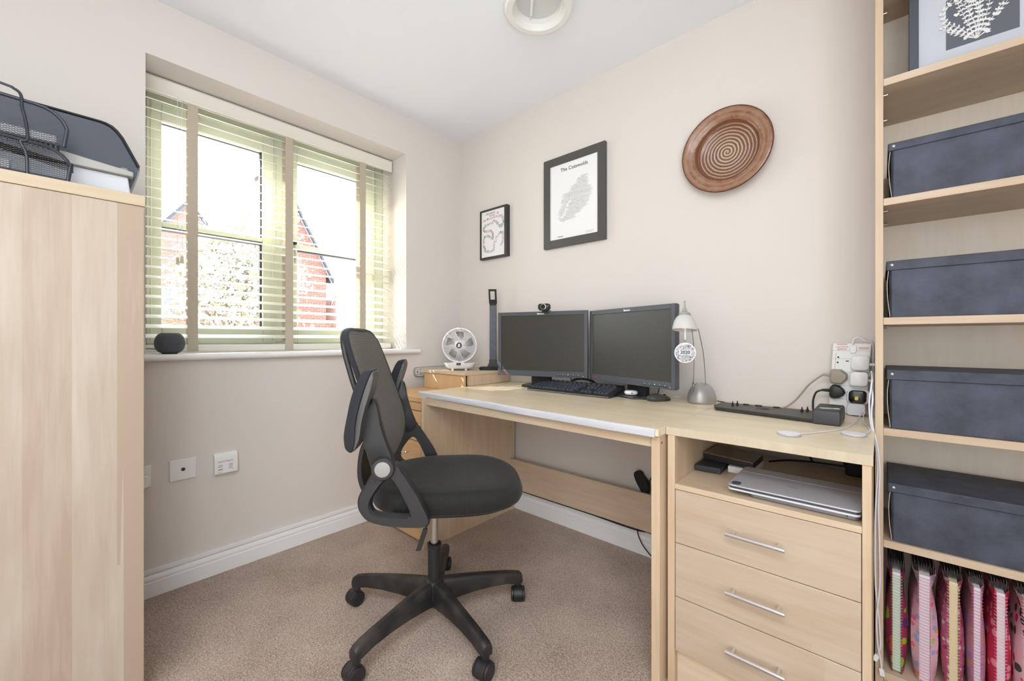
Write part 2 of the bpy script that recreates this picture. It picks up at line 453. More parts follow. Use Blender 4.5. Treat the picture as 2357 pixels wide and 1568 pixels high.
for y, zt in ((-1.5278, 1.3915), (-1.5121, 1.3993)):
    m = MB(); m.tube([(-0.132, y, 2.1), (-0.132, y, zt)], 0.0009, 6)
    o = m.build('pull_cord', M_cable, bl)
    MB().lathe([(0.003, 0.033), (0.006, 0.03), (0.0075, 0.0), (0, 0.0)], (-0.132, y, zt-0.033), 12).build('cord_toggle', M_wood_knob, o)
m = MB(); m.tube([(-0.132, -0.590, 2.1), (-0.132, -0.590, 1.42)], 0.0009, 6); o = m.build('pull_cord', M_cable, bl)
MB().lathe([(0.003, 0.038), (0.006, 0.034), (0.0075, 0.0), (0, 0.0)], (-0.132, -0.590, 1.385), 12).build('cord_toggle', M_wood_knob, o)

# ------------------------------------------------------------------ tall cabinet at the left with printer and letter tray
cb = thing('storage_cabinet', 'tall pale maple cabinet in the left foreground beside the window', 'cabinet', (0.32, -2.12, 0))
bx('side_panel', W_cab, cb, 0.598, 0.618, -2.53, -1.719, 0.0, 1.4055, 0.001)
bx('carcass', W_cab, cb, 0.021, 0.5975, -2.53, -1.740, 0.06, 1.4055, 0.001)
bx('end_panel', W_cab, cb, 0.021, 0.5975, -1.7395, -1.720, 0.0, 1.4055, 0.001)
bx('top_panel', wood('maple_cabinet_top', (204, 188, 162), (186, 166, 136), 'y', 0.45, 0.2, 0.2), cb, 0.021, 0.621, -2.54, -1.7165, 1.4062, 1.4366, 0.0012)

ZC = 1.4368
pr = thing('printer', 'grey and white desktop printer on top of the tall cabinet, behind the mesh tray', 'printer', (0.34, -1.98, ZC))
top = [(-2.28, 1.640), (-2.10, 1.6605), (-1.8007, 1.6606), (-1.788, 1.659), (-1.775, 1.6541), (-1.764, 1.6445), (-1.752, 1.628), (-1.735, 1.593), (-1.7158, 1.5525), (-1.7153, 1.545), (-1.7175, 1.530), (-1.728, 1.490), (-1.742, 1.448), (-1.748, 1.4395)]
m = MB()
def prof_ring(x, inset, dz):
    return [(x, y + (inset if y < -2.2 else -inset), z - (dz if z > 1.5 else 0)) for y, z in top] + [(x, -2.28+inset, 1.4395)]
m.loft([prof_ring(0.13, 0.012, 0.012), prof_ring(0.138, 0.0, 0.0), prof_ring(0.492, 0.0, 0.0), prof_ring(0.5, 0.006, 0.006)])
m.build('housing', M_slate, pr)
m = MB(); m.loft([[(x, y, z+0.0012) for y, z in top[1:9]] + [(x, y-0.004, z-0.003) for y, z in top[1:9]][::-1] for x in (0.127, 0.503)])
m.build('lid', M_blackm, pr)
m = MB(); m.prism([(-2.2, 1.5275), (-1.870, 1.5375), (-1.7345, 1.5220), (-1.7345, 1.5070), (-2.2, 1.5070)], 0.49, 0.540, 'x')
m.build('paper_ledge', M_silver, pr, bevel=0.002)
m = MB(); m.prism([(-2.2, 1.5068), (-1.7445, 1.5068), (-1.7400, 1.4665), (-1.7365, 1.4395), (-2.2, 1.4395)], 0.494, 0.527, 'x')
m.build('paper_tray', pbr('pale_grey_plastic', (205, 208, 214), 0.45), pr, bevel=0.003)
m = MB(); m.lathe([(0.0, 0), (0.011, 0), (0.012, 0.006), (0.008, 0.012), (0, 0.0125)], (0.512, -1.752, 1.5225), 20); m.build('button', M_silver, pr)

# wire-mesh letter tray with two tiers
M_mesh = pbr('wire_mesh', (64, 68, 76), 0.5, 0.4)
nt, lk, b = nodes(M_mesh)
cv = coord(nt, lk, (1, 1, 1))
sx = nt.new('ShaderNodeSeparateXYZ'); lk.new(cv, sx.inputs[0])
def sinw(sock_a, sock_b, ka, kb):
    p = nt.new('ShaderNodeMath'); p.operation = 'MULTIPLY'; lk.new(sock_a, p.inputs[0]); p.inputs[1].default_value = ka
    q = nt.new('ShaderNodeMath'); q.operation = 'MULTIPLY_ADD'; lk.new(sock_b, q.inputs[0]); q.inputs[1].default_value = kb; lk.new(p.outputs[0], q.inputs[2])
    r_ = nt.new('ShaderNodeMath'); r_.operation = 'SINE'; lk.new(q.outputs[0], r_.inputs[0])
    a_ = nt.new('ShaderNodeMath'); a_.operation = 'ABSOLUTE'; lk.new(r_.outputs[0], a_.inputs[0]); return a_.outputs[0]
kk = PI/0.0052
s_a = sinw(sx.outputs['Y'], sx.outputs['Z'], kk*0.6, kk); s_b = sinw(sx.outputs['Y'], sx.outputs['Z'], kk*0.6, -kk)
mn = nt.new('ShaderNodeMath'); mn.operation = 'MINIMUM'; lk.new(s_a, mn.inputs[0]); lk.new(s_b, mn.inputs[1])
lt = nt.new('ShaderNodeMath'); lt.operation = 'LESS_THAN'; lk.new(mn.outputs[0], lt.inputs[0]); lt.inputs[1].default_value = 0.5
lk.new(lt.outputs[0], b.inputs['Alpha'])
M_wire = pbr('tray_wire', (58, 62, 70), 0.4, 0.5)
tr_ = thing('letter_tray', 'black wire-mesh letter tray stack at the left edge on the cabinet top', 'tray', (0.58, -2.03, ZC))
def tier(z0, z1, yr, x0=0.55, x1=0.606):
    yl = -2.20; rr_ = 0.055
    out = [(yl, z0)] + [(yr-0.006, z0)] + [(yr, z0+0.05)] + [(yr - rr_ + rr_*math.cos(R(a)), z1 - rr_ + rr_*math.sin(R(a))) for a in range(0, 91, 15)] + [(yl, z1+0.012)]
    m = MB()
    for x in (x1,):
        m.face([m.bm.verts.new((x, y, z)) for y, z in out])
    m.face([m.bm.verts.new(p) for p in ((x1, yl, z0+0.004), (x1, yr-0.01, z0+0.004), (0.54, yr-0.01, z0+0.004), (0.54, yl, z0+0.004))])
    t_ = m.build('mesh_side', M_mesh, tr_, smooth=False)
    m = MB(); m.tube([(x1, y, z) for y, z in out[1:]], 0.0042, 8); m.tube([(x1, yl, z0+0.003), (x1, yr-0.004, z0+0.003)], 0.003, 8)
    m.build('rim', M_wire, tr_)
tier(1.526, 1.618, -1.8665)
tier(1.4385, 1.520, -1.8600)
m = MB()
m.tube(spline([(0.609, -2.20, 1.672), (0.609, -1.985, 1.646), (0.609, -1.955, 1.640), (0.609, -1.944, 1.628), (0.609, -1.943, 1.600), (0.609, -1.938, 1.575), (0.609, -1.934, 1.525), (0.609, -1.945, 1.515), (0.609, -1.936, 1.487), (0.609, -1.934, 1.4385)], 6), 0.0032, 8)
m.build('wire_support', M_wire, tr_)
M_pap2 = pbr('paper_stack', (214, 208, 206), 0.8)
pp = bx('paper_stack', M_pap2, None, 0.545, 0.604, -2.19, -1.886, 1.5325, 1.552, 0.002); tag(pp, 'stack of white papers in the upper tier of the mesh tray', 'papers', 'papers in the letter tray')
pp = bx('paper_stack', M_pap2, None, 0.545, 0.604, -2.19, -1.962, 1.4445, 1.468, 0.002); tag(pp, 'stack of white papers in the lower tier of the mesh tray', 'papers', 'papers in the letter tray')

# ------------------------------------------------------------------ desk
DZ = 0.767
dk = thing('desk', 'maple desk with a white front edge strip along the back wall', 'desk', (1.09, -0.35, 0))
front = [(0.4562, -0.6680), (0.60, -0.6730), (0.782, -0.6780), (0.90, -0.683), (1.0094, -0.6890), (1.11, -0.699), (1.2063, -0.7040), (1.3627, -0.7070), (1.5372, -0.7170), (1.688, -0.7180)]
def fy(x): return interp(front, x)
m = MB()
m.prism([(0.4745, -0.004)] + [(x+ (0.0 if i else 0.004), y+0.002) for i, (x, y) in enumerate(front)] + [(1.6972, -0.7165), (1.6972, -0.004)], 0.7455, DZ, 'z')
m.build('desktop', W_top, dk, bevel=0.0008)
rings = []
for i, (x, y) in enumerate([(p[0], p[1]) for p in front]):
    bulge = 0.0015*math.sin(i*1.9)
    rings.append([(x, y+0.0015, DZ+0.0012), (x, y-0.002, DZ+0.0005), (x, y-0.0045, DZ-0.004), (x, y-0.0042+bulge, DZ-0.012), (x, y-0.0050+bulge, 0.7445), (x, y-0.0036, 0.7425), (x, y+0.0015, 0.7440)])
MB().loft([[(x, y, z) for x, y, z in r_] for r_ in rings]).build('edge_strip', pbr('white_edging', (206, 206, 212), 0.35), dk)
bx('side_panel', W_v, dk, 0.501, 0.5205, -0.6885, -0.022, 0, 0.745, 0.001)
m = MB().box(1.669, 1.6945, -0.7005, -0.022, 0, 0.745); m.build('side_panel', W_v, dk, bevel=0.001)
m = MB().prism([(0.5207, -0.672), (0.5207, -0.656), (1.6688, -0.676), (1.6688, -0.692)], 0.706, 0.745, 'z'); m.build('front_rail', W_x, dk, bevel=0.001)
bx('modesty_panel', W_x, dk, 0.5207, 1.6688, -0.066, -0.050, 0.140, 0.313, 0.001)
for q in ((1.6945, -0.685, 0.722), (0.5205, -0.06, 0.50)):
    m = MB(); m.lathe([(0.0035, 0), (0.0035, 0.0008), (0, 0.0008)], q, 12, (1, 0, 0)); m.build('screw_cap', M_ink, dk)

# ------------------------------------------------------------------ beech drawer pedestal in the corner
pd = thing('drawer_pedestal', 'orange-toned beech drawer pedestal in the corner, left of the desk', 'pedestal', (0.26, -0.35, 0))
bx('carcass', W_beech_z, pd, 0.06, 0.459, -0.640, -0.022, 0.012, 0.708, 0.001)
bx('top_panel', W_beech_y, pd, 0.055, 0.4635, -0.6630, -0.020, 0.7092, 0.7350, 0.002)
for z0, z1, hz in ((0.667, 0.706, None), (0.512, 0.6635, 0.605), (0.345, 0.5085, 0.446), (0.012, 0.3415, 0.27)):
    f_ = bx('drawer_front', W_beech_y, pd, 0.062, 0.4585, -0.6605, -0.6415, z0, z1, 0.0015)
    if hz:
        m = MB(); m.tube(spline([(0.24, -0.6605, hz), (0.245, -0.680, hz), (0.30, -0.6860, hz), (0.352, -0.680, hz), (0.357, -0.6605, hz)], 5), 0.0045, 8)
        m.build('handle', M_chrome, f_)

# corner shelf boxes that stand on the pedestal
cs = thing('corner_shelf_unit', 'low beech corner shelf box behind the desk, carrying fan and lamp', 'shelf', (0.27, -0.19, 0.736))
bx('top_panel', W_x, cs, 0.0655, 0.4765, -0.3860, -0.004, 0.8270, 0.8410, 0.001)
bx('front_panel', W_beech_z, cs, 0.0965, 0.4600, -0.3760, -0.3600, 0.7355, 0.8265, 0.001)
bx('side_panel', W_v, cs, 0.4560, 0.4720, -0.3500, -0.004, 0.7680, 0.8265, 0.001)
bx('side_panel', W_v, cs, 0.0965, 0.1125, -0.3595, -0.004, 0.7355, 0.8265, 0.001)

# ------------------------------------------------------------------ drawer unit at the right with the open compartment
un = thing('drawer_unit', 'maple three-drawer unit with an open compartment, between desk and bookcase', 'drawer unit', (1.93, -0.34, 0))
bx('top_panel', W_top, un, 1.6985, 2.1650, -0.6610, -0.003, 0.7440, 0.7668, 0.0006)
W_band = wood('ripple_edge_band', (206, 193, 168), (188, 172, 144), 'z', 0.5, 0.05, 0.15)
bx('edge_band', W_band, un, 1.6985, 2.1650, -0.6632, -0.6612, 0.7440, 0.7666, 0.0005)
bx('side_panel', W_v, un, 1.7025, 1.7238, -0.6610, -0.022, 0, 0.7437, 0.001)
bx('side_panel', W_v, un, 2.1460, 2.1625, -0.6610, -0.022, 0, 0.7437, 0.001)
bx('shelf', W_x, un, 1.7240, 2.1458, -0.6610, -0.17, 0.5862, 0.6018, 0.001)
for i, (z0, z1, hz, y0) in enumerate(((0.4290, 0.5848, 0.5101, -0.6615), (0.2702, 0.4272, 0.3531, -0.6615), (0.1098, 0.2684, 0.1958, -0.6625))):
    f_ = bx('drawer_front', W_drawer, un, 1.7258, 2.1445, y0, y0+0.018, z0, z1, 0.0012)
    m = MB(); m.tube([(1.8690, -0.6935, hz), (2.0028, -0.6935, hz)], 0.0056, 14)
    for x in (1.8845, 1.9870): m.tube([(x, -0.6935, hz), (x, -0.6600, hz)], 0.0042, 12)
    m.build('bar_handle', M_chrome, f_)
bx('plinth', W_x, un, 1.7240, 2.1458, -0.6420, -0.6260, 0.0, 0.1085, 0.001)
bx('carcass', W_x, un, 1.7240, 2.1458, -0.6420, -0.17, 0.1098, 0.5850, 0.001)

# ------------------------------------------------------------------ bookcase
bc = thing('bookcase', 'tall maple bookcase at the right edge, filled with boxes and notebooks', 'bookcase', (2.56, -0.16, 0))
BX0, BX1, BYF = 2.1655, 2.963, -0.315
bx('side_panel', M_ply, bc, BX0, 2.1832, BYF, -0.003, 0, 2.38, 0.001)
bx('side_panel', M_ply, bc, BX1-0.02, BX1, BYF, -0.003, 0, 2.38, 0.001)
bx('back_panel', W_back, bc, 2.1834, BX1-0.0202, -0.010, -0.003, 0.07, 2.38, 0)
shelf_z = [0.085, 0.4595, 0.7769, 1.0908, 1.4287, 1.7685, 2.118]
for i, z in enumerate(shelf_z):
    o = bx('shelf', W_shelf, bc, 2.1834, BX1-0.0202, BYF, -0.0105, z-0.0205, z, 0.001)
    if 0 < i:
        for y in (-0.262, -0.075):
            m = MB(); m.tube([(2.1834, y, z-0.0245), (2.1930, y, z-0.0245)], 0.003, 8); m.build('shelf_pin', M_steel, o)
bx('top_panel', M_ply, bc, 2.1834, BX1-0.0202, BYF, -0.0105, 2.36, 2.38, 0.001)
bx('plinth', M_ply, bc, 2.1834, BX1-0.0202, BYF+0.012, BYF+0.028, 0, 0.0643, 0.001)

def storage_box(x0, x1, z0, z1, lidh, label):
    t = thing('storage_box', label, 'box', ((x0+x1)/2, -0.17, z0), group='black card storage boxes in the bookcase')
    y0, y1 = -0.309, -0.045
    b0, b1 = x0+0.0065, x1-0.0065
    m = MB(); e = 0.003
    m.prism([(b0+0.005, y0+0.004), (b1-0.005, y0+0.004), (b1, y0+0.010), (b1, y1), (b0, y1), (b0, y0+0.010)], z0+0.0006, z1-0.004, 'z')
    m.build('body', M_box, t, bevel=0.001)
    m = MB(); m.box(x0, x1, y0, y1+0.004, z1-lidh, z1)
    m.build('lid', M_box, t, bevel=0.003, seg=3)
    m = MB()
    m.tube(spline([(b0-0.0015, y0+0.006, z1-lidh), (b0-0.0045, y0+0.004, z1-lidh-0.04), (b0-0.003, y0+0.004, z0+0.05), (b0+0.0015, y0+0.003, z0+0.003)], 5), 0.0009, 6)
    m.build('torn_edge', M_card, t)
    for x in (x0+0.012, x1-0.012):
        m = MB(); m.lathe([(0.0042, 0), (0.0040, 0.0012), (0.0022, 0.0024), (0, 0.0026)], (x, y0, z1-lidh*0.45), 16, (0, -1, 0)); m.build('rivet', M_steel, t)
    return t
storage_box(2.1925, 2.55, 1.4287, 1.5835, 0.0225, 'black card storage box on the bookcase shelf just below the framed papercut')
storage_box(2.1890, 2.545, 1.0908, 1.2505, 0.0270, 'black card storage box at about the height of the desk lamp, second from the top')
storage_box(2.1895, 2.55, 0.7769, 0.9435, 0.0290, 'black card storage box second from the bottom, beside the white power strip')
storage_box(2.1925, 2.552, 0.4595, 0.6225, 0.0255, 'lowest black card storage box, directly above the spiral notebooks')

# framed papercut on the top visible shelf
pc = thing('framed_papercut', 'dark framed white papercut of leafy branches on the top bookcase shelf', 'picture', (2.43, -0.2, 1.769))
X0, X1, Z0, Z1, YP = 2.2390, 2.60, 1.7692, 2.09, -0.215
m = MB(); fw_ = 0.0205
m.box(X0, X0+fw_, YP, YP+0.022, Z0, Z1); m.box(X1-fw_, X1, YP, YP+0.022, Z0, Z1)
m.box(X0+fw_, X1-fw_, YP, YP+0.022, Z0, Z0+fw_); m.box(X0+fw_, X1-fw_, YP, YP+0.022, Z1-fw_, Z1)
m.build('frame', M_slate, pc, bevel=0.001)
bx('mount', pbr('pale_blue_mount', (206, 210, 220), 0.8), pc, X0+fw_, X1-fw_, YP+0.012, YP+0.018, Z0+fw_, Z1-fw_, 0)
bx('backing_square', pbr('slate_card', (104, 108, 116), 0.8), pc, 2.3149, 2.4474, YP+0.0105, YP+0.0119, 1.846, 1.985, 0)
m = MB(); rnd = random.Random(3)
def leaf(p, d, l, wd):
    dy = rnd.uniform(0, 0.0012)
    px, pz = p; ex, ez = px+math.cos(d)*l, pz+math.sin(d)*l; nx, nz = -math.sin(d)*wd, math.cos(d)*wd
    mx_, mz_ = (px+ex)/2, (pz+ez)/2; y = YP+0.0085+dy
    m.face([m.bm.verts.new(q) for q in ((px, y, pz), (mx_+nx, y, mz_+nz), (ex, y, ez), (mx_-nx, y, mz_-nz))])
def inheart(x, z):
    u = (x-2.372)/0.075; v = (z-1.925)/0.075
    return (u*u+v*v-1)**3 - u*u*v**3 <= 0
for i in range(21):
    # branches fan out from the foot of the heart and bend with its outline
    a0 = R(34 + 112*i/20); p = (2.372 + rnd.uniform(-0.002, 0.002), 1.852); d = a0; prev = p; pts = [p]
    for k in range(26):
        d += (PI/2-a0)*0.012*(k-6) + rnd.uniform(-0.16, 0.16)
        q = (prev[0]+math.cos(d)*0.0062, prev[1]+math.sin(d)*0.0062)
        if not inheart(*q) and k > 2: break
        pts.append(q); prev = q
        if k % 2 == 0 and k > 0:
            for sgn in (-1, 1): leaf(q, d+sgn*rnd.uniform(0.6, 1.0), rnd.uniform(0.0075, 0.0110), 0.0024)
    leaf(prev, d, 0.010, 0.0024)
    m.tube([(x, YP+0.0098, z) for x, z in pts], 0.0007, 5)
for q in ((2.41, 1.90), (2.335, 1.935), (2.39, 1.95)):
    m.prism([(q[0]+0.006*16*math.sin(t)**3/16, q[1]+0.006*(13*math.cos(t)-5*math.cos(2*t)-2*math.cos(3*t)-math.cos(4*t))/16) for t in [k*PI/10 for k in range(20)]], YP+0.0085, YP+0.0100, 'y')
m.build('papercut_branches', M_paper, pc, smooth=False)

# spiral-bound display notebooks
def cover_mat(name, base, spots, scale=38):
    mt = pbr(name, base, 0.5); nt, lk, b = nodes(mt)
    v = nt.new('ShaderNodeTexVoronoi'); v.inputs['Scale'].default_value = scale
    cvv = coord(nt, lk); lk.new(cvv, v.inputs['Vector'])
    sp = nt.new('ShaderNodeSeparateColor'); lk.new(v.outputs['Color'], sp.inputs['Color'])
    n = len(spots); r_ = ramp(nt, lk, sp.outputs['Red'], [(0.0, lin(spots[0]))] + [((i)/n, lin(s)) for i, s in enumerate(spots) if i] + [(1.0, lin(spots[-1]))])
    r_.node.color_ramp.interpolation = 'CONSTANT'
    ls = nt.new('ShaderNodeMath'); ls.operation = 'LESS_THAN'; lk.new(v.outputs['Distance'], ls.inputs[0]); ls.inputs[1].default_value = 0.42
    mxn = nt.new('ShaderNodeMix'); mxn.data_type = 'RGBA'; lk.new(ls.outputs[0], mxn.inputs['Factor'])
    mxn.inputs['A'].default_value = lin(base); lk.new(r_, mxn.inputs['B'])
    lk.new(mxn.outputs['Result'], b.inputs['Base Color']); return mt
books = [
 (2.1875, 2.2345, 0.373, (150, 40, 84), [(150, 190, 40), (196, 62, 96), (90, 40, 110), (206, 84, 50)], (140, 206, 130), 26, 'magenta and green spiral notebook, leftmost on the bottom shelf'),
 (2.2385, 2.2960, 0.386, (214, 172, 188), [(150, 160, 200), (226, 150, 60), (214, 172, 188), (226, 110, 130), (170, 190, 120)], (220, 140, 180), 60, 'thick pale pink floral spiral notebook with a pink coil, second from the left'),
 (2.2990, 2.3435, 0.389, (186, 96, 124), [(150, 50, 90), (220, 200, 200), (196, 110, 150)], (226, 210, 160), 70, 'plum patterned spiral notebook with a cream coil'),
 (2.3465, 2.3800, 0.391, (196, 150, 170), [(170, 140, 190), (214, 160, 90), (196, 150, 170)], (214, 130, 180), 60, 'slim mauve spiral notebook between the plum and the red ones'),
 (2.3830, 2.4230, 0.394, (206, 46, 80), [(206, 46, 80), (240, 150, 170), (150, 20, 50)], (236, 170, 190), 45, 'bright red spiral notebook with white pages and a pink coil'),
 (2.4260, 2.4700, 0.396, (222, 190, 200), [(210, 50, 80), (60, 80, 70), (222, 190, 200)], (230, 200, 210), 40, 'pink rose-patterned spiral notebook, rightmost on the bottom shelf'),
]
for i, (x0, x1, zt, base, spots, coil, sc_, lab) in enumerate(books):
    t = thing('spiral_notebook', lab, 'notebook', ((x0+x1)/2, -0.2, 0.0855), group='spiral notebooks on the bottom shelf')
    xc = (x0+x1)/2; hw = (x1-x0)/2; z0 = 0.0858; pg = hw*0.36
    m = MB(); m.box(xc-pg, xc+pg, -0.292, -0.09, z0+0.003, zt-0.006)
    m.build('pages', pbr('notebook_pages_%d' % i, (226, 222, 226) if i != 2 else (226, 214, 180), 0.8), t, smooth=False)
    mt = cover_mat('notebook_cover_%d' % i, base, spots, sc_)
    for sg in (-1, 1):
        rings = []
        for k in range(9):
            v = k/8.0; z = z0 + (zt-z0)*v
            flare = hw*(0.42+0.55*math.sin(PI*min(1, v*1.15+0.05))**0.5) if v < 0.9 else hw*(0.92-0.1*(v-0.9)*10)
            flare = max(flare, pg+0.002)
            rings.append([(xc+sg*(pg+0.0012), -0.297, z), (xc+sg*flare*0.97, -0.280, z), (xc+sg*flare, -0.25, z), (xc+sg*flare*0.95, -0.09, z), (xc+sg*(flare*0.95-0.0012), -0.09, z), (xc+sg*(flare-0.0012), -0.25, z), (xc+sg*(flare*0.97-0.0012), -0.279, z), (xc+sg*pg, -0.2955, z)])
        MB().loft(rings).build('cover', mt, t)
    m = MB(); n_ = 34; rr_ = pg+0.0035
    for k in range(n_):
        z = z0+0.008+(zt-z0-0.02)*k/(n_-1)
        m.tube([(xc+rr_*math.cos(R(a)), -0.291-0.0085*math.sin(R(a)), z-0.0012*math.cos(R(a))) for a in range(-20, 201, 20)], 0.00085, 5)
    m.build('spiral_coil', pbr('coil_%d' % i, coil, 0.4), t)
    m = MB()
    for k in range(14):
        xk = xc-hw*0.75+k*hw*1.5/13
        m.box(xk-0.0003, xk+0.0003, -0.27, -0.09, zt-0.010, zt+0.010+0.012*math.sin(k*1.7)**2)
    m.build('page_sleeves', pbr('clear_sleeves_%d' % i, (120, 112, 112), 0.35), t, smooth=False)

# ------------------------------------------------------------------ office chair (built in its own frame: x forward, y to the sitter's left)
ch = thing('office_chair', 'black mesh office chair with flipped-up armrests on a five-star base', 'chair', (0.954, -0.954, 0), R(48))
# --- base: five legs with castors
leg0 = None
hub = MB()
hub.lathe([(0.028, 0.058), (0.036, 0.064), (0.040, 0.090), (0.039, 0.130), (0.034, 0.148), (0.026, 0.153), (0.0, 0.153)], (0, 0, 0), 30)
hub.build('base_hub', M_basepl, ch, local=True)
cast_dir = [200, 150, 165, 140, 120]
for k in range(5):
    az = R(-9.7 - 48 + 72*k)
    ca, sa = math.cos(az), math.sin(az)
    def Lp(rho, s_, z): return (rho*ca - s_*sa, rho*sa + s_*ca, z)
    tab = [(0.026, 0.148, 0.064, 0.0190, 0.0225), (0.06, 0.146, 0.070, 0.0175, 0.0215), (0.14, 0.139, 0.078, 0.0155, 0.0190), (0.21, 0.130, 0.081, 0.0150, 0.0180), (0.28, 0.120, 0.078, 0.0150, 0.0178), (0.318, 0.1125, 0.070, 0.0150, 0.0175), (0.335, 0.108, 0.0675, 0.0150, 0.0170), (0.3435, 0.101, 0.068, 0.0140, 0.0160)]
    rings = []
    for rho, zt, zb, ht, hb in tab:
        rings.append([Lp(rho, -hb, zb), Lp(rho, -ht-0.0035, zt-0.014), Lp(rho, -ht+0.002, zt-0.003), Lp(rho, -ht+0.008, zt), Lp(rho, ht-0.008, zt), Lp(rho, ht-0.002, zt-0.003), Lp(rho, ht+0.0035, zt-0.014), Lp(rho, hb, zb)])
    lg = MB().loft(rings).build('leg', M_basepl, ch, local=True, angle=50)
    # castor: stem, hood and two wheels; axle direction differs from castor to castor
    c0 = Vector(Lp(0.330, 0, 0)); ad = R([12, 42, 40, 8, 2][k] - 48)
    ax = Vector((math.cos(ad), math.sin(ad), 0)); fd = Vector((-ax.y, ax.x, 0))
    off = fd*0.010; cw = c0 - off + Vector((0, 0, 0.0276))
    m = MB()
    m.cyl(c0 + Vector((0, 0, 0.052)), c0 + Vector((0, 0, 0.074)), 0.0125, 0.0115, 20)
    m.cyl(cw - ax*0.0165, cw + ax*0.0165, 0.0285, None, 28)
    cst = m.build('castor', M_basepl, lg, local=True, bevel=0.0015)
    for sg in (-1, 1):
        m = MB(); m.lathe([(0.024, 0.0), (0.0270, 0.0015), (0.0272, 0.005), (0.0262, 0.0085), (0.021, 0.0105), (0.0195, 0.0095), (0.0, 0.0100)], cw + ax*sg*0.0165, 28, ax*sg)
        # wheels belong to the castor's leg
        m.build('wheel', M_black, lg, local=True)
m = MB(); m.lathe([(0.0, 0.150), (0.0240, 0.150), (0.0240, 0.268), (0.0265, 0.270), (0.0265, 0.278), (0.0200, 0.280), (0.017, 0.272), (0.0, 0.272)], (0, 0, 0), 32); m.build('column_sleeve', M_black, ch, local=True)
m = MB(); m.cyl((0, 0, 0.272), (0, 0, 0.432), 0.0143, None, 32); m.build('gas_lift', M_steel, ch, local=True)
# --- mechanism and lever
m = MB(); m.prism(rrect(0.20, 0.13, 0.02, 4, -0.01, 0), 0.425, 0.466, 'z'); m.build('tilt_mechanism', M_black, ch, local=True, bevel=0.004)
m = MB(); m.tube(spline([(0.0, -0.06, 0.440), (-0.004, -0.105, 0.425), (-0.012, -0.115, 0.405), (-0.020, -0.118, 0.384)], 5), 0.0032, 8)
lv = m.build('height_lever', M_black, ch, local=True)
m = MB(); m.loft([[(-0.020+dx-0.012*0+a*0.0085, -0.119+b_*0.0035, z) for a, b_ in ((-1, -1), (1, -1), (1, 1), (-1, 1))] for dx, z in ((0, 0.386), (-0.004, 0.372), (-0.012, 0.350), (-0.016, 0.335), (-0.022, 0.318), (-0.025, 0.313))])
m.build('lever_paddle', M_chairpl, lv, local=True, bevel=0.002)
# --- seat cushion
def seat_ring(sc_, z, nose=0.0):
    pts = []
    for k in range(64):
        t = 2*PI*k/64; c, s_ = math.cos(t), math.sin(t); e = 2/3.0
        x = math.copysign(abs(c)**e, c); y = math.copysign(abs(s_)**e, s_)
        hw = 0.236 if x > -0.2 else 0.236*(1-0.13*(-x-0.2)**1.3)
        px = 0.055 + 0.266*x*sc_; py = hw*y*sc_
        zz = z - nose*max(0, (px-0.14)/0.18)**2 + 0.006*abs(py/0.236)**2
        pts.append((px, py, zz))
    return pts
m = MB()
m.loft([seat_ring(s_, z, n_) for s_, z, n_ in ((0.70, 0.4560, 0), (0.86, 0.4570, 0), (0.935, 0.4620, 0), (0.975, 0.4720, 0.002), (0.997, 0.488, 0.006), (1.0, 0.503, 0.010), (0.992, 0.516, 0.014), (0.972, 0.5270, 0.018), (0.952, 0.5315, 0.020), (0.945, 0.5305, 0.020), (0.925, 0.5345, 0.020), (0.85, 0.5375, 0.018), (0.65, 0.5385, 0.014), (0.4, 0.5370, 0.01), (0.15, 0.5365, 0.0))])
m.build('seat', M_seat, ch, local=True, angle=60)
m = MB(); m.loft([seat_ring(s_, z) for s_, z in ((0.62, 0.449), (0.84, 0.449), (0.86, 0.4565), (0.62, 0.4565))]); m.build('seat_pan', M_black, ch, local=True)
# --- backrest
aE = [(0.598, -0.158), (0.62, -0.150), (0.65, -0.142), (0.69, -0.141), (0.72, -0.146), (0.76, -0.156), (0.81, -0.174), (0.9, -0.207), (0.97, -0.232), (1.02, -0.250), (1.06, -0.268)]
wE = [(0.598, 0.085), (0.603, 0.115), (0.615, 0.150), (0.635, 0.178), (0.67, 0.203), (0.72, 0.219), (0.80, 0.226), (0.90, 0.224), (0.97, 0.219), (1.005, 0.212), (1.030, 0.198), (1.046, 0.175), (1.055, 0.145), (1.060, 0.100)]
zs = sorted(set([0.598+0.462*i/36 for i in range(37)] + [0.603, 0.608, 0.615, 1.05, 1.055, 1.058]))
def bpt(u, z, off=0.0):
    hw = interp(wE, z); sag = 0.030*math.sin(PI*min(1, max(0, (z-0.60)/0.46)))**0.7
    return (interp(aE, z) - sag*(1-u*u) + off, u*hw, z)
m = MB(); NU = 20
m.loft([[bpt(-1+2*j/NU, z, 0.003) for j in range(NU+1)] for z in zs], closed=False)
m.build('backrest_mesh', M_backmesh, ch, local=True, solid=0.005, angle=60)
edge = [bpt(1, z) for z in zs] + [bpt(1-2*j/12, zs[-1]) for j in range(1, 12)] + [bpt(-1, z) for z in zs[::-1]] + [bpt(-1+2*j/12, zs[0]) for j in range(1, 12)]
edge.append(edge[0])
m = MB(); m.tube([(x-0.002, y, z) for x, y, z in edge], 0.0085, 10); m.build('edge_piping', M_fabric, ch, local=True, angle=60)
m = MB(); m.tube([(x-0.011-0.015*(1-((z-0.80)/0.26)**2), y*0.985, z) for x, y, z in edge], 0.0085, 10); m.build('backrest_frame', M_chairpl, ch, local=True, angle=60)
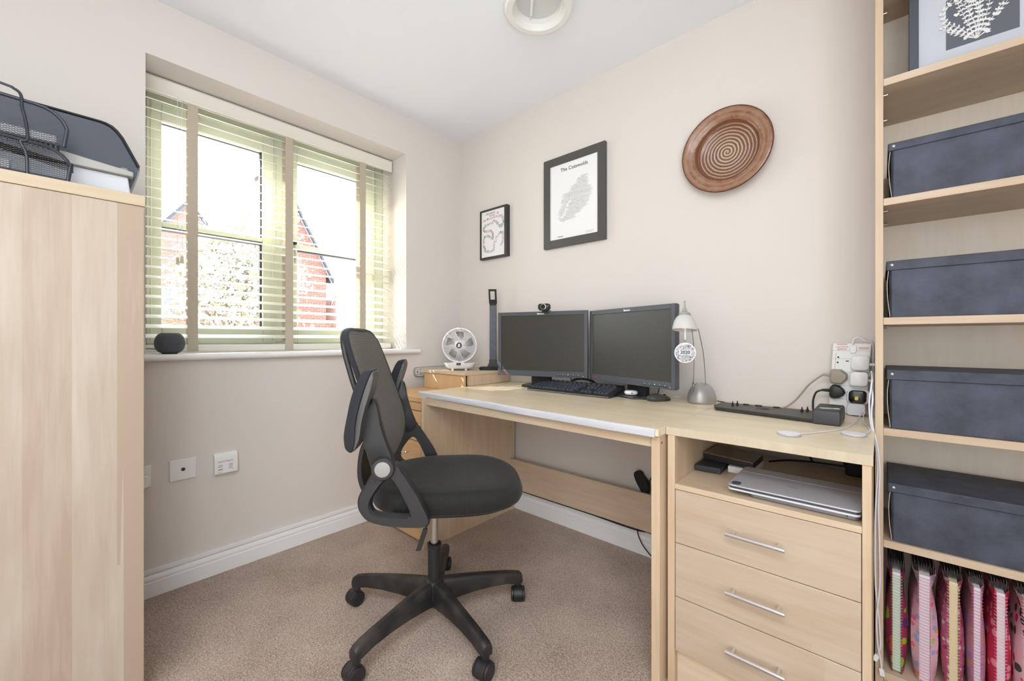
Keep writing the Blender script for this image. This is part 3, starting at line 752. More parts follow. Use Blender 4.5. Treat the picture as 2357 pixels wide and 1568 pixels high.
# spine that carries the backrest from under the seat
def strap(pts, w0, w1, th, y=0.0):
    rings = []
    n = len(pts)
    for i, (x, z) in enumerate(pts):
        a_, b_ = pts[max(i-1, 0)], pts[min(i+1, n-1)]
        tx, tz = b_[0]-a_[0], b_[1]-a_[1]; L = math.hypot(tx, tz); nx, nz = -tz/L*th/2, tx/L*th/2
        hw = (w0+(w1-w0)*i/(n-1))/2
        rings.append([(x-nx, y-hw, z-nz), (x+nx, y-hw, z+nz), (x+nx, y+hw, z+nz), (x-nx, y+hw, z-nz)])
    return rings
m = MB()
sp = spline([(-0.06, 0, 0.447), (-0.16, 0, 0.452), (-0.225, 0, 0.485), (-0.250, 0, 0.55), (-0.242, 0, 0.64), (-0.215, 0, 0.70), (-0.205, 0, 0.74)], 5)
m.loft(strap([(p.x, p.z) for p in sp], 0.09, 0.16, 0.018))
m.loft(strap([(-0.205, 0.735), (-0.225, 0.80), (-0.255, 0.88)], 0.15, 0.05, 0.012))
m.build('back_support', M_chairpl, ch, local=True, bevel=0.004)
for sg in (1, -1):
    m = MB()
    m.tube(spline([(-0.213, sg*0.05, 0.72), (-0.208, sg*0.13, 0.70), (-0.178, sg*0.205, 0.735)], 5), 0.012, 8)
    m.build('back_strut', M_chairpl, ch, local=True)
# --- arms (both flipped up)
outer = [(-0.150, 0.640), (-0.178, 0.600), (-0.198, 0.564), (-0.201, 0.535), (-0.191, 0.509), (-0.168, 0.486), (-0.119, 0.471), (-0.058, 0.463), (-0.007, 0.463), (0.009, 0.476), (0.006, 0.492), (-0.004, 0.515), (-0.022, 0.553), (-0.047, 0.594), (-0.072, 0.632), (-0.094, 0.658)]
inner = [(-0.128, 0.600), (-0.144, 0.580), (-0.161, 0.551), (-0.163, 0.526), (-0.147, 0.508), (-0.101, 0.500), (-0.061, 0.497), (-0.052, 0.500), (-0.052, 0.514), (-0.061, 0.535), (-0.069, 0.551), (-0.080, 0.575), (-0.090, 0.592), (-0.100, 0.607), (-0.108, 0.612), (-0.116, 0.611)]
def smooth_closed(pts, n=4):
    q = [Vector((p[0], 0, p[1])) for p in pts]; L = len(q); out = []
    for i in range(L):
        p0, p1, p2, p3 = q[(i-1) % L], q[i], q[(i+1) % L], q[(i+2) % L]
        for k in range(n):
            t = k/n
            v = 0.5*((2*p1) + (p2-p0)*t + (2*p0-5*p1+4*p2-p3)*t*t + (3*p1-p0-3*p2+p3)*t**3)
            out.append((v.x, v.z))
    return out
so, si = smooth_closed(outer), smooth_closed(inner)
padF = [(-0.149, 0.939), (-0.156, 0.941), (-0.166, 0.940), (-0.176, 0.935), (-0.190, 0.911), (-0.207, 0.865), (-0.219, 0.810), (-0.228, 0.759), (-0.2275, 0.735), (-0.224, 0.716), (-0.213, 0.705), (-0.204, 0.708), (-0.199, 0.735), (-0.197, 0.775), (-0.190, 0.82), (-0.176, 0.87), (-0.160, 0.915)]
padS = [(-0.1485, 0.937), (-0.158, 0.917), (-0.174, 0.871), (-0.188, 0.82), (-0.1955, 0.775), (-0.1975, 0.735), (-0.2025, 0.709), (-0.196, 0.714), (-0.186, 0.741), (-0.180, 0.783), (-0.170, 0.826), (-0.154, 0.877), (-0.1445, 0.911), (-0.1440, 0.930)]
for sg in (-1, 1):
    def yy(v): return sg*v
    m = MB(); y0, y1 = 0.250, 0.283; L = len(so)
    for A_, B_, ya, yb in ((so, so, y0, y1),):
        pass
    # frame loop: outer and inner outlines stitched, slightly domed outside
    vo = [[m.bm.verts.new((x, yy(y), z)) for x, z in so] for y in (y0, y1-0.006)]
    cx = sum(p[0] for p in so)/L; cz = sum(p[1] for p in so)/L
    vt = [m.bm.verts.new((x+(cx-x)*0.045, yy(y1), z+(cz-z)*0.045)) for x, z in so]
    vi = [[m.bm.verts.new((x, yy(y), z)) for x, z in si] for y in (y0, y1-0.007)]
    cix = sum(p[0] for p in si)/L; ciz = sum(p[1] for p in si)/L
    vit = [m.bm.verts.new((x+(x-cix)*0.10, yy(y1), z+(z-ciz)*0.10)) for x, z in si]
    chain = [vi[1], vi[0], vo[0], vo[1], vt, vit, vi[1]]
    for A_, B_ in zip(chain, chain[1:]):
        for j in range(L): m.face([A_[j], A_[(j+1) % L], B_[(j+1) % L], B_[j]])
    arm = m.build('arm_frame', M_chairpl, ch, local=True, angle=40)
    m = MB()
    m.lathe([(0.0, -0.030), (0.034, -0.030), (0.034, 0.004), (0.031, 0.008), (0.0235, 0.0085), (0.0, 0.0085)], (-0.126, yy(0.288), 0.646), 36, (0, sg, 0))
    m.build('arm_hinge', M_chairpl, arm, local=True)
    m = MB(); m.lathe([(0.0225, 0.008), (0.0225, 0.0105), (0.0205, 0.0115), (0.0, 0.0115)], (-0.126, yy(0.288), 0.646), 36, (0, sg, 0))
    m.build('hinge_cap', M_grey, arm, local=True)
    m = MB(); m.lathe([(0.0095, 0.0), (0.0095, 0.0020), (0.0, 0.0020)], (-0.158, yy(0.283), 0.606), 20, (0, sg, 0)); m.build('arm_bolt', M_black, arm, local=True)
    # link between hinge and pad
    link = smooth_closed([(-0.160, 0.645), (-0.176, 0.690), (-0.189, 0.735), (-0.184, 0.775), (-0.176, 0.815), (-0.160, 0.850), (-0.146, 0.835), (-0.136, 0.780), (-0.119, 0.721), (-0.099, 0.665), (-0.110, 0.640), (-0.135, 0.630)], 3)
    m = MB(); lx = sum(p[0] for p in link)/len(link); lz = sum(p[1] for p in link)/len(link)
    m.loft([[(lx+(x-lx)*s_, yy(y), lz+(z-lz)*s_) for x, z in link] for y, s_ in ((0.247, 0.93), (0.251, 1.0), (0.277, 1.0), (0.283, 0.94))])
    m.build('arm_link', M_chairpl, arm, local=True, angle=50)
    for nm, pr_, mt, ya, yb, rd in (('arm_pad', padF, M_fabric, 0.246, 0.330, 0.012), ('pad_shell', padS, M_shell, 0.248, 0.328, 0.008)):
        q = smooth_closed(pr_, 3); m = MB(); lx = sum(p[0] for p in q)/len(q); lz = sum(p[1] for p in q)/len(q)
        rings = []
        for y, s_ in ((ya, 0.60), (ya+rd*0.2, 0.84), (ya+rd*0.6, 0.96), (ya+rd*1.4, 1.0), (yb-rd*1.4, 1.0), (yb-rd*0.6, 0.96), (yb-rd*0.2, 0.84), (yb, 0.60)):
            # shrink along the pad's length keeps the rounded ends
            rings.append([(lx+(x-lx)*(1-(1-s_)*0.35), yy(y), lz+(z-lz)*(1-(1-s_)*0.22)) for x, z in q])
        m.loft(rings); m.build(nm, mt, ch if nm == 'arm_pad' else ch, local=True, angle=60)
m = MB(); m.box(-0.115, -0.02, -0.262, 0.262, 0.468, 0.484); m.build('arm_bar', M_black, ch, local=True, bevel=0.003)

# ------------------------------------------------------------------ monitors
def monitor(pl, pr_, z0, z1, label, neck_off, foot, foot_yaw):
    pl, pr_ = Vector(pl), Vector(pr_)
    d = (pr_-pl); W_ = d.length; yaw = math.atan2(d.y, d.x); mid = (pl+pr_)/2
    t = thing('monitor', label, 'monitor', (mid.x, mid.y, DZ), yaw, group='widescreen monitors on the desk')
    h = z1-z0; b0 = z0-DZ; hw = W_/2
    bez, bb, bt = 0.0185, 0.030, 0.021
    m = MB()
    m.box(-hw, -hw+bez, 0, 0.020, b0, b0+h); m.box(hw-bez, hw, 0, 0.020, b0, b0+h)
    m.box(-hw+bez, hw-bez, 0, 0.020, b0, b0+bb); m.box(-hw+bez, hw-bez, 0, 0.020, b0+h-bt, b0+h)
    m.build('bezel', M_bezel, t, local=True, bevel=0.0018)
    m = MB().box(-hw+bez, hw-bez, 0.0035, 0.012, b0+bb, b0+h-bt); m.build('screen', M_screen, t, local=True, smooth=False)
    m = MB(); m.loft([[(-hw*s_, y, b0+h/2-h/2*s_), (hw*s_, y, b0+h/2-h/2*s_), (hw*s_, y, b0+h/2+h/2*s_), (-hw*s_, y, b0+h/2+h/2*s_)] for y, s_ in ((0.020, 0.992), (0.032, 0.985), (0.045, 0.75), (0.06, 0.6))])
    m.build('back_shell', M_bezel, t, local=True, bevel=0.002)
    m = MB().box(neck_off-0.055, neck_off+0.055, 0.056, 0.082, 0.008, b0+h*0.5); m.build('neck', M_blackm, t, local=True, bevel=0.003)
    M_ft = MATS.get('monitor_foot') or pbr('monitor_foot', (52, 52, 52), 0.35)
    fx, fy_ = foot
    m = MB(); q = [(-0.11, 0.062), (-0.11, -0.035), (-0.08, -0.065), (0.08, -0.065), (0.11, -0.035), (0.11, 0.062)]
    c_, s_ = math.cos(foot_yaw), math.sin(foot_yaw)
    q = [(fx+a_*c_-b_*s_, fy_+a_*s_+b_*c_) for a_, b_ in q]
    m.loft([[(a_, b_, 0.0008) for a_, b_ in q], [(a_, b_, 0.005) for a_, b_ in q], [(fx+(a_-fx)*0.95, fy_+(b_-fy_)*0.95, 0.011) for a_, b_ in q]])
    m.build('foot', M_ft, t, local=True)
    UX, UZ = Vector((math.cos(yaw), math.sin(yaw), 0)), Vector((0, 0, 1))
    P0 = WM[t.name]
    text('lenovo', 0.0125, P0 @ Vector((0, -0.0006, b0+h-0.0155)), UX, UZ, M_wplastic, t, 'maker_lettering', align='CENTER', bold=0.0004, sx=1.15)
    text('ThinkVision', 0.0068, P0 @ Vector((-hw+0.022, -0.0006, b0+0.014)), UX, UZ, M_red, t, 'model_lettering', bold=0.0003)
    for i in range(5):
        m = MB().box(hw-0.165+i*0.027, hw-0.165+i*0.027+0.021, -0.0012, 0.001, b0+0.0075, b0+0.0100); m.build('button', M_black, t, local=True)
    m = MB()
    for i, (mtl, dx) in enumerate(((0, 0.0), (1, 0.027), (2, 0.054), (2, 0.081), (2, 0.108))):
        m.mat(mtl); m.lathe([(0.0024 if i < 3 else 0.0014, 0), (0.0024 if i < 3 else 0.0014, 0.0006), (0, 0.0006)], (hw-0.154+dx, 0, b0+0.0150), 12, (0, -1, 0))
    m.build('button_icons', [MATS.get('icon_blue') or pbr('icon_blue', (120, 140, 220), 0.5), MATS.get('icon_green') or pbr('icon_green', (90, 190, 150), 0.5), M_wplastic], t, local=True)
    m = MB(); m.lathe([(0.0016, 0), (0.0016, 0.0006), (0, 0.0006)], (hw-0.0225, 0, b0+0.0095), 12, (0, -1, 0)); m.build('power_led', MATS.get('led_amber') or pbr('led_amber', (255, 150, 40), 0.4, 0, **{'Emission Color': (1, 0.35, 0.05, 1), 'Emission Strength': 1.0}), t, local=True)
    return t
mL = monitor((0.623, -0.272, 0), (1.0965, -0.124, 0), 0.8335, 1.1735, 'left of the two dark monitors, with the webcam clipped on top', -0.02, (-0.036, 0.119), -0.04)
mR = monitor((1.0985, -0.108, 0), (1.583, -0.281, 0), 0.829, 1.1695, 'right of the two dark monitors, next to the silver desk lamp', 0.0, (-0.042, 0.063), 0.0)
yawL = math.atan2(0.148, 0.4735)

# webcam clipped over the left monitor
wc = thing('webcam', 'small black webcam clipped on top of the left monitor', 'webcam', (0.8890, -0.1955, 1.1745), yawL)
m = MB(); m.loft([[(x, -0.018+y, 0.020+z) for x, z in rrect(0.062*s_, 0.034*s_, 0.012*s_, 5)] for y, s_ in ((-0.012, 0.93), (-0.008, 1.0), (0.010, 1.0), (0.014, 0.9))])
m.build('body', M_black, wc, local=True)
m = MB(); m.lathe([(0.0155, 0.0), (0.0150, 0.004), (0.0118, 0.0045), (0.0112, 0.0015)], (0, -0.030, 0.0205), 28, (0, -1, 0), cap=False); m.build('lens_ring', M_steel, wc, local=True)
m = MB(); m.lathe([(0.0112, 0.0005), (0.0085, 0.0030), (0.004, 0.0034), (0.0, 0.0036)], (0, -0.030, 0.0205), 24, (0, -1, 0)); m.build('lens', M_dark, wc, local=True)
m = MB(); m.loft([[(x, y, z) for x, z in ((-0.021, 0.001), (0.021, 0.001), (0.021, 0.004), (-0.021, 0.004))] for y in (-0.030, 0.030)]); m.box(-0.016, 0.016, -0.0055, -0.0025, -0.011, 0.001); m.build('clip', M_black, wc, local=True, bevel=0.001)
text('HD', 0.006, WM[wc.name] @ Vector((0.0185, -0.0305, 0.021)), (math.cos(yawL), math.sin(yawL), 0), (0, 0, 1), M_wplastic, wc, 'lettering')

# ------------------------------------------------------------------ keyboard and mouse
kb = thing('keyboard', 'black full-size keyboard in front of the monitors', 'keyboard', (1.0535, -0.2610, DZ+0.0012), rot=(R(7.4), 0, 0))
KW, KD = 0.470, 0.158
M_key = pbr('slate_key', (62, 66, 76), 0.5); M_kb = pbr('keyboard_case', (44, 45, 48), 0.4)
m = MB(); m.prism([(-0.0, 0.0), (KD, 0.0), (KD, 0.024), (0.006, 0.0085), (0.0, 0.006)], -KW/2, KW/2, 'x'); kc = m.build('case', M_kb, kb, local=True, bevel=0.003)
m = MB(); m.prism([(-0.0010, 0.0030), (-0.0010, 0.0046), (0.002, 0.0046), (0.002, 0.0030)], -KW/2+0.003, KW/2-0.003, 'x'); m.build('pale_trim_line', pbr('pale_trim', (170, 168, 150), 0.5), kb, local=True)
def key(x, y, w_=0.0165):
    zb = 0.0085 + (y-0.006)*(0.0155/0.152) + 0.0004; m.loft([[(x, y, zb), (x+w_, y, zb), (x+w_, y+0.0165, zb+0.0016), (x, y+0.0165, zb+0.0016)], [(x+0.0022, y+0.0022, zb+0.0075), (x+w_-0.0022, y+0.0022, zb+0.0075), (x+w_-0.0022, y+0.0145, zb+0.0088), (x+0.0022, y+0.0145, zb+0.0088)]])
keys = []
for row, y in enumerate((0.022, 0.0405, 0.059, 0.0775, 0.096)):
    xs = -KW/2+0.012
    if row == 0: lay = [0.022, 0.0195, 0.0195, 0.100, 0.0195, 0.0195, 0.0195, 0.022]
    elif row == 1: lay = [0.038] + [0.0165]*10 + [0.045]
    elif row == 2: lay = [0.030] + [0.0165]*11 + [0.034]
    elif row == 3: lay = [0.025] + [0.0165]*12 + [0.022]
    else: lay = [0.0165]*13 + [0.034]
    for w_ in lay:
        keys.append((xs, y, w_)); xs += w_+0.0022
for y in (0.0405, 0.022):
    for c in range(3):
        if y > 0.03 and c != 1: continue
        keys.append((0.078+c*0.0187, y, 0.0165))
for y in (0.096, 0.0775):
    for c in range(3): keys.append((0.078+c*0.0187, y, 0.0165))
for y in (0.022, 0.0405, 0.059, 0.0775, 0.096):
    for c in range(4): keys.append((0.146+c*0.0187, y, 0.0165))
for c in range(16): keys.append((-KW/2+0.012+c*0.0275, 0.124, 0.0165))
big = keys[:100]
for i, (x, y, w_) in enumerate(big):
    m = MB(); key(x, y, w_); o = m.build('key', M_key, kb, local=True)
m = MB()
for x, y, w_ in keys[100:]: key(x, y, w_)
if keys[100:]:
    o = m.build('remaining_keys', M_key, kb, local=True); o['kind'] = 'stuff'
ms = thing('computer_mouse', 'dark grey computer mouse beside the right monitor foot', 'mouse', (1.474, -0.166, DZ+0.0006), R(62))
m = MB(); rings = []
for z, s_ in ((0.0, 0.93), (0.004, 1.0), (0.012, 0.99), (0.020, 0.90), (0.026, 0.70), (0.029, 0.42), (0.030, 0.1)):
    rings.append([(-0.006*(z/0.03)+0.055*s_*math.copysign(abs(math.cos(t))**0.8, math.cos(t)), 0.030*s_*math.copysign(abs(math.sin(t))**0.8, math.sin(t)), z*(1-0.25*max(0, math.cos(t)))) for t in [2*PI*k/32 for k in range(32)]])
m.loft(rings); m.build('shell', pbr('mouse_grey', (66, 66, 64), 0.5), ms, local=True, angle=70)
m = MB(); m.lathe([(0.007, -0.0035), (0.008, 0), (0.007, 0.0035)], (0.028, 0, 0.0185), 20, (0, 1, 0)); m.build('scroll_wheel', M_black, ms, local=True)

# white earbud case lying on the right monitor's foot
ec = thing('earbud_case', 'small glossy white earbud case on the foot of the right monitor', 'earbud case', (1.344, -0.160, DZ+0.0118), R(35))
m = MB(); m.loft([[(0.0295*s_*math.copysign(abs(math.cos(t))**0.8, math.cos(t)), 0.023*s_*math.copysign(abs(math.sin(t))**0.8, math.sin(t)), z) for t in [2*PI*k/36 for k in range(36)]] for z, s_ in ((0.0003, 0.60), (0.0020, 0.80), (0.006, 0.96), (0.0110, 1.0), (0.0160, 0.96), (0.0195, 0.80), (0.0212, 0.55))])
m.build('shell', M_wplastic, ec, local=True, angle=70)
m = MB(); m.box(-0.004, 0.004, -0.0235, -0.0222, 0.009, 0.0125); m.build('charging_port', M_ink, ec, local=True)

# coiled black headset behind the keyboard
hs = thing('headset', 'black headset lying between the feet of the two monitors', 'headset', (1.05, -0.06, DZ+0.001))
m = MB(); m.tube(spline([(0.938, -0.060, DZ+0.014), (0.950, -0.054, DZ+0.036), (0.980, -0.048, DZ+0.050), (1.018, -0.046, DZ+0.055), (1.058, -0.047, DZ+0.051), (1.090, -0.052, DZ+0.038), (1.103, -0.058, DZ+0.014)], 6), 0.0062, 10); m.build('headband', M_black, hs)
for x, y in ((0.940, -0.064), (1.100, -0.062)):
    m = MB(); m.lathe([(0.0, 0), (0.022, 0.0), (0.024, 0.006), (0.020, 0.014), (0, 0.016)], (x, y, DZ+0.0012), 20); m.build('ear_pad', M_blackm, hs)
m = MB(); m.tube(spline([(1.06, -0.060, DZ+0.050), (1.09, -0.075, DZ+0.056), (1.12, -0.085, DZ+0.046), (1.15, -0.095, DZ+0.030)], 6), 0.0014, 6); m.build('cord', M_bcable, hs)

# ------------------------------------------------------------------ slim black LED lamp on the corner shelf
SZ = 0.8412
ld = thing('led_desk_lamp', 'slim black folding LED lamp standing on the corner shelf beside the left monitor', 'lamp', (0.405, -0.090, SZ), R(38))
m = MB(); m.loft([[(x*s_, y*s_, z) for x, y in rrect(0.165, 0.100, 0.018, 6)] for z, s_ in ((0.0, 0.94), (0.004, 0.97), (0.009, 1.0), (0.0155, 0.985), (0.0165, 0.96))]); m.build('base', M_blackm, ld, local=True)
m = MB(); m.loft([[(-a_, -0.012, z), (a_, -0.012, z), (a_, 0.016, z), (-a_, 0.016, z)] for z, a_ in ((0.0162, 0.036), (0.028, 0.031), (0.040, 0.0245), (0.062, 0.0225))]); m.build('foot_bracket', M_black, ld, local=True, bevel=0.001)
m = MB(); m.box(-0.0215, 0.0215, -0.004, 0.009, 0.060, 0.395); m.build('arm', M_slate, ld, local=True, bevel=0.002)
m = MB(); m.cyl((-0.0215, -0.001, 0.052), (-0.012, -0.001, 0.052), 0.0058); m.build('hinge', M_steel, ld, local=True)
m = MB(); m.cyl((0.012, -0.001, 0.052), (0.0215, -0.001, 0.052), 0.0058); m.build('hinge', M_steel, ld, local=True)
m = MB(); m.cyl((-0.0215, 0.0, 0.402), (0.0215, 0.0, 0.402), 0.0062); m.build('head_hinge', M_black, ld, local=True)
hd = Vector((0, -0.035, 0.083)).normalized(); hn = Vector((0, -hd.z, hd.y)).normalized(); c0 = Vector((0, 0.0, 0.408)) + hd*0.044
m = MB(); m.obox(c0, (1, 0, 0), hn, hd, 0.0245, 0.0045, 0.046); m.build('head', M_black, ld, local=True, bevel=0.003)
m = MB(); m.obox(c0 + hn*0.0047 + hd*0.008, (1, 0, 0), hn, hd, 0.0135, 0.0006, 0.026); m.build('light_panel', pbr('led_diffuser', (206, 204, 196), 0.4), ld, local=True)

# ------------------------------------------------------------------ white desk fan
fan = thing('desk_fan', 'small round white desk fan on the corner shelf under the window corner', 'fan', (0.262, -0.232, SZ), R(42))
m = MB()
m.loft([[(0.098*s_*math.copysign(abs(math.cos(t))**0.75, math.cos(t)), 0.072*s_*math.copysign(abs(math.sin(t))**0.75, math.sin(t)), z) for t in [2*PI*k/48 for k in range(48)]] for z, s_ in ((0.007, 0.60), (0.011, 0.76), (0.020, 0.89), (0.034, 0.97), (0.042, 1.0), (0.0435, 0.985), (0.0425, 0.90), (0.041, 0.2))])
m.build('base', M_wplastic, fan, local=True, angle=50)
for x, y in ((-0.040, -0.040), (0.040, -0.040), (-0.040, 0.040), (0.040, 0.040)):
    m = MB(); m.lathe([(0.007, 0.0004), (0.009, 0.012), (0, 0.012)], (x, y, 0), 16); m.build('foot', M_wplastic, fan, local=True)
m = MB(); m.prism([(-0.032, 0.040), (0.032, 0.040), (0.022, 0.052), (-0.022, 0.052)], -0.03, 0.016, 'y'); m.build('neck', M_wplastic, fan, local=True, bevel=0.003)
m = MB(); m.prism(rrect(0.026, 0.014, 0.003, 4, 0, 0.039), -0.0735, -0.0675, 'y'); dsp = m.build('display', M_black, fan, local=True)
text('100', 0.008, WM[fan.name] @ Vector((-0.0065, -0.0738, 0.036)), (math.cos(R(42)), math.sin(R(42)), 0), (0, 0, 1), M_silver, fan, 'display_digits')
FC = Vector((0, -0.030, 0.1505))
m = MB(); rings = []
n = 64
m.tube([FC + Vector((0.1015*math.cos(2*PI*k/n), 0, 0.1015*math.sin(2*PI*k/n))) for k in range(n+1)], 0.0045, 8)
m.tube([FC + Vector((0.099*math.cos(2*PI*k/n), 0.03, 0.099*math.sin(2*PI*k/n))) for k in range(n+1)], 0.004, 8)
m.loft([[FC + Vector((0.1035*math.cos(2*PI*k/n), y, 0.1035*math.sin(2*PI*k/n))) for k in range(n)] for y in (0.0, 0.030)], cap=False)
m.build('grille_ring', M_wplastic, fan, local=True, angle=60)
m = MB()
for k in range(72):
    a_ = 2*PI*k/72
    p = [FC + Vector((r_*math.cos(a_+tw), -0.004-0.010*(1-(r_/0.10)**2), r_*math.sin(a_+tw))) for r_, tw in ((0.021, 0.0), (0.06, 0.05), (0.1005, 0.11))]
    m.tube(spline(p, 3), 0.00095, 5)
m.build('front_grille', M_wplastic, fan, local=True)
m = MB()
for k in range(36):
    a_ = 2*PI*k/36
    m.tube([FC + Vector((r_*math.cos(a_), 0.034, r_*math.sin(a_))) for r_ in (0.03, 0.099)], 0.0011, 5)
m.lathe([(0.034, 0.030), (0.034, 0.038), (0, 0.040)], FC, 28, (0, 1, 0))
m.build('rear_grille', M_wplastic, fan, local=True)
M_blade = pbr('fan_blade', (44, 46, 62), 0.4)
for k in range(5):
    a0 = R(76 + 72*k); m = MB(); rings = []
    for i in range(7):
        r_ = 0.018+0.066*i/6; w0 = 0.16+0.20*math.sin(PI*(i/6)**0.8*0.8); tw = 0.25*i/6
        rings.append([FC + Vector((r_*math.cos(a0+tw+u*w0), 0.013+0.006*u+e_, r_*math.sin(a0+tw+u*w0))) for u, e_ in ((-1, 0), (-0.5, 0.001), (0, 0.0015), (0.5, 0.001), (1, 0), (1, -0.001), (0, 0.0003), (-1, -0.001))])
    m.loft(rings); m.build('blade', M_blade, fan, local=True)
m = MB(); m.lathe([(0.0215, 0.012), (0.0215, 0.0185), (0.0190, 0.0205), (0.0, 0.0205)], FC, 32, (0, -1, 0)); m.build('hub', M_wplastic, fan, local=True)
m = MB(); m.lathe([(0.0178, 0.0200), (0.0178, 0.0212), (0.0, 0.0212)], FC, 32, (0, -1, 0)); m.build('hub_badge', M_black, fan, local=True)
text('B', 0.026, WM[fan.name] @ (FC + Vector((-0.0085, -0.0216, -0.0090))), (math.cos(R(42)), math.sin(R(42)), 0), (0.12*math.cos(R(42)), 0.12*math.sin(R(42)), 1), M_wplastic, fan, 'badge_letter', bold=0.0008)

# ------------------------------------------------------------------ silver desk lamp with frosted shade
dl_ = thing('desk_lamp', 'silver desk lamp with frosted bell shade and domed base, right of the monitors', 'lamp', (1.625, -0.100, DZ+0.0005))
bc0 = Vector((1.626, -0.098, DZ+0.001))
ly = R(20)
def lpt(a_, b_, z): return bc0 + Vector((a_*math.cos(ly)-b_*math.sin(ly), a_*math.sin(ly)+b_*math.cos(ly), z))
m = MB(); rings = []
H_ = 0.083
for i in range(13):
    v = i/12.0; z = 0.006+(H_-0.006)*v; s_ = (1-v**2.1)**0.5 if v < 1 else 0.02
    s_ = max(s_, 0.03)
    # three-cornered footprint with rounded sides
    rings.append([lpt(0.056*s_*(math.cos(t)+0.0), 0.060*s_*math.sin(t)*(1-0.18*math.cos(t)), z) for t in [2*PI*k/48 for k in range(48)]])
m.loft(rings); m.build('base', M_silver, dl_, angle=70)
m = MB(); m.loft([[lpt(0.0545*s_*math.cos(t), 0.0585*s_*math.sin(t)*(1-0.18*math.cos(t)), z) for t in [2*PI*k/48 for k in range(48)]] for z, s_ in ((0.0, 0.97), (0.0058, 1.0))]); m.build('base_trim', M_steel, dl_)
rg = [bc0 + Vector((-0.020*(1-v**2.1)**0.5, -0.0565*(1-v**2.1)**0.5, 0.006+(H_-0.006)*v)) for v in [k/12 for k in range(13)]]
m = MB(); m.tube(rg, 0.0020, 6); m.build('base_ridge', M_chrome, dl_)
wA = Vector((1.5985, -0.115, 0.838)); wB = Vector((1.6450, -0.108, 0.8365))
SC = Vector((1.6440, -0.3480, 1.0540))    # centre of the shade rim
for p, q in ((wA, Vector((1.6620, -0.322, 1.0640))), (wB, Vector((1.6790, -0.308, 1.0680)))):
    m = MB(); mid = (p+q)/2 + Vector((0.002, 0.010, 0.014)); m.tube(spline([p, mid, q], 6), 0.0016, 8); m.build('support_rod', M_steel, dl_)
    m = MB(); m.cyl(p - Vector((0, 0, 0.010)), p + Vector((0, 0, 0.014)), 0.0046, 0.0026, 14); m.build('rod_socket', M_chrome, dl_)
# shade: thin bell, wall thickness included
SX = Vector((-0.327*0.17, 0.945*0.17, 0.985)).normalized()
pr_o = [(0.0425, 0.0), (0.0415, 0.012), (0.0370, 0.030), (0.0290, 0.046), (0.0190, 0.056), (0.0165, 0.0575)]
m = MB(); m.lathe(pr_o + [(r_-0.0022, z-0.0010) for r_, z in pr_o[::-1]], SC + Vector((0, 0, 0.009)), 40, SX, cap=False)
m.build('shade', M_frost, dl_, angle=70)
m = MB(); m.lathe([(0.0215, 0.056), (0.0200, 0.062), (0.0120, 0.068), (0.0075, 0.0735), (0.0070, 0.0785), (0.0045, 0.081), (0.0032, 0.090), (0.0026, 0.103), (0.0040, 0.105), (0.0040, 0.109), (0.0, 0.111)], SC + Vector((0, 0, 0.009)), 28, SX); m.build('shade_cap', M_silver, dl_)
m = MB(); m.cyl(SC + Vector((0, 0, 0.062)), SC + Vector((0, 0, 0.012)), 0.010, 0.010, 16); m.build('bulb_holder', M_wplastic, dl_)
m = MB(); m.tube(spline([SC + Vector((0.030, 0.008, 0.030)), SC+Vector((0.022, 0.010, 0.012)), Vector((1.6650, -0.319, 1.0655)), Vector((1.6790, -0.308, 1.068))], 5), 0.0022, 8); m.build('shade_arm', M_steel, dl_)
# white switch stick hanging under the shade
m = MB(); m.cyl(SC + Vector((0.002, 0, 0.02)), SC + Vector((0.002, 0, -0.026)), 0.0034, 0.0026, 12); m.build('switch_stick', M_wplastic, dl_)

# round "2020" ornament hanging from the lamp
oc = SC + Vector((0.003, -0.004, -0.0745)); oa = R(30)
orn = thing('hanging_ornament', 'round white ornament printed 2020 hanging from the silver desk lamp', 'ornament', oc, oa)
m = MB(); m.lathe([(0.0350, -0.0015), (0.0368, -0.0008), (0.0368, 0.0008), (0.0350, 0.0015), (0.0, 0.0015)], (0, 0, 0), 48, (0, 1, 0)); m.build('disc', M_wplastic, orn, local=True)
m = MB(); m.tube(spline([(0.0, 0, 0.036), (0.002, 0, 0.040), (0, 0, 0.043), (-0.002, 0, 0.040), (0, 0, 0.036)], 4), 0.0006, 5); m.tube([(0, 0, 0.042), (0.0, 0.0, 0.049)], 0.0006, 5); m.build('ribbon', M_steel, orn, local=True)
ux = (math.cos(oa), math.sin(oa), 0)
text('2020', 0.0170, WM[orn.name] @ Vector((0, -0.0019, -0.0035)), ux, (0, 0, 1), M_ink, orn, 'printed_year', align='CENTER', bold=0.0006)
m = MB(); rnd = random.Random(5)
for i in range(22):
    z = -0.0315+i*0.0029
    if -0.0055 < z < 0.0105: rngs = [(-1, -0.62), (0.62, 1)]
    else: rngs = [(-1, 1)]
    hw = math.sqrt(max(0, 0.0335**2-z*z))
    for a_, b_ in rngs:
        x = hw*a_
        while x < hw*b_-0.003:
            l_ = rnd.uniform(0.003, 0.009); e_ = min(x+l_, hw*b_)
            h_ = rnd.choice((0.0006, 0.0008, 0.0012)); m.mat(rnd.choice((0, 0, 0, 0, 0, 0, 1, 1, 1, 2, 3))); m.box(x, e_, -0.00175, -0.0014, z-h_, z+h_); x = e_+0.0007
m.build('printed_words', [M_ink, pbr('slate_print', (110, 120, 135), 0.7), pbr('blue_print', (130, 160, 190), 0.7), pbr('pink_print', (200, 140, 140), 0.7)], orn, local=True, smooth=False)

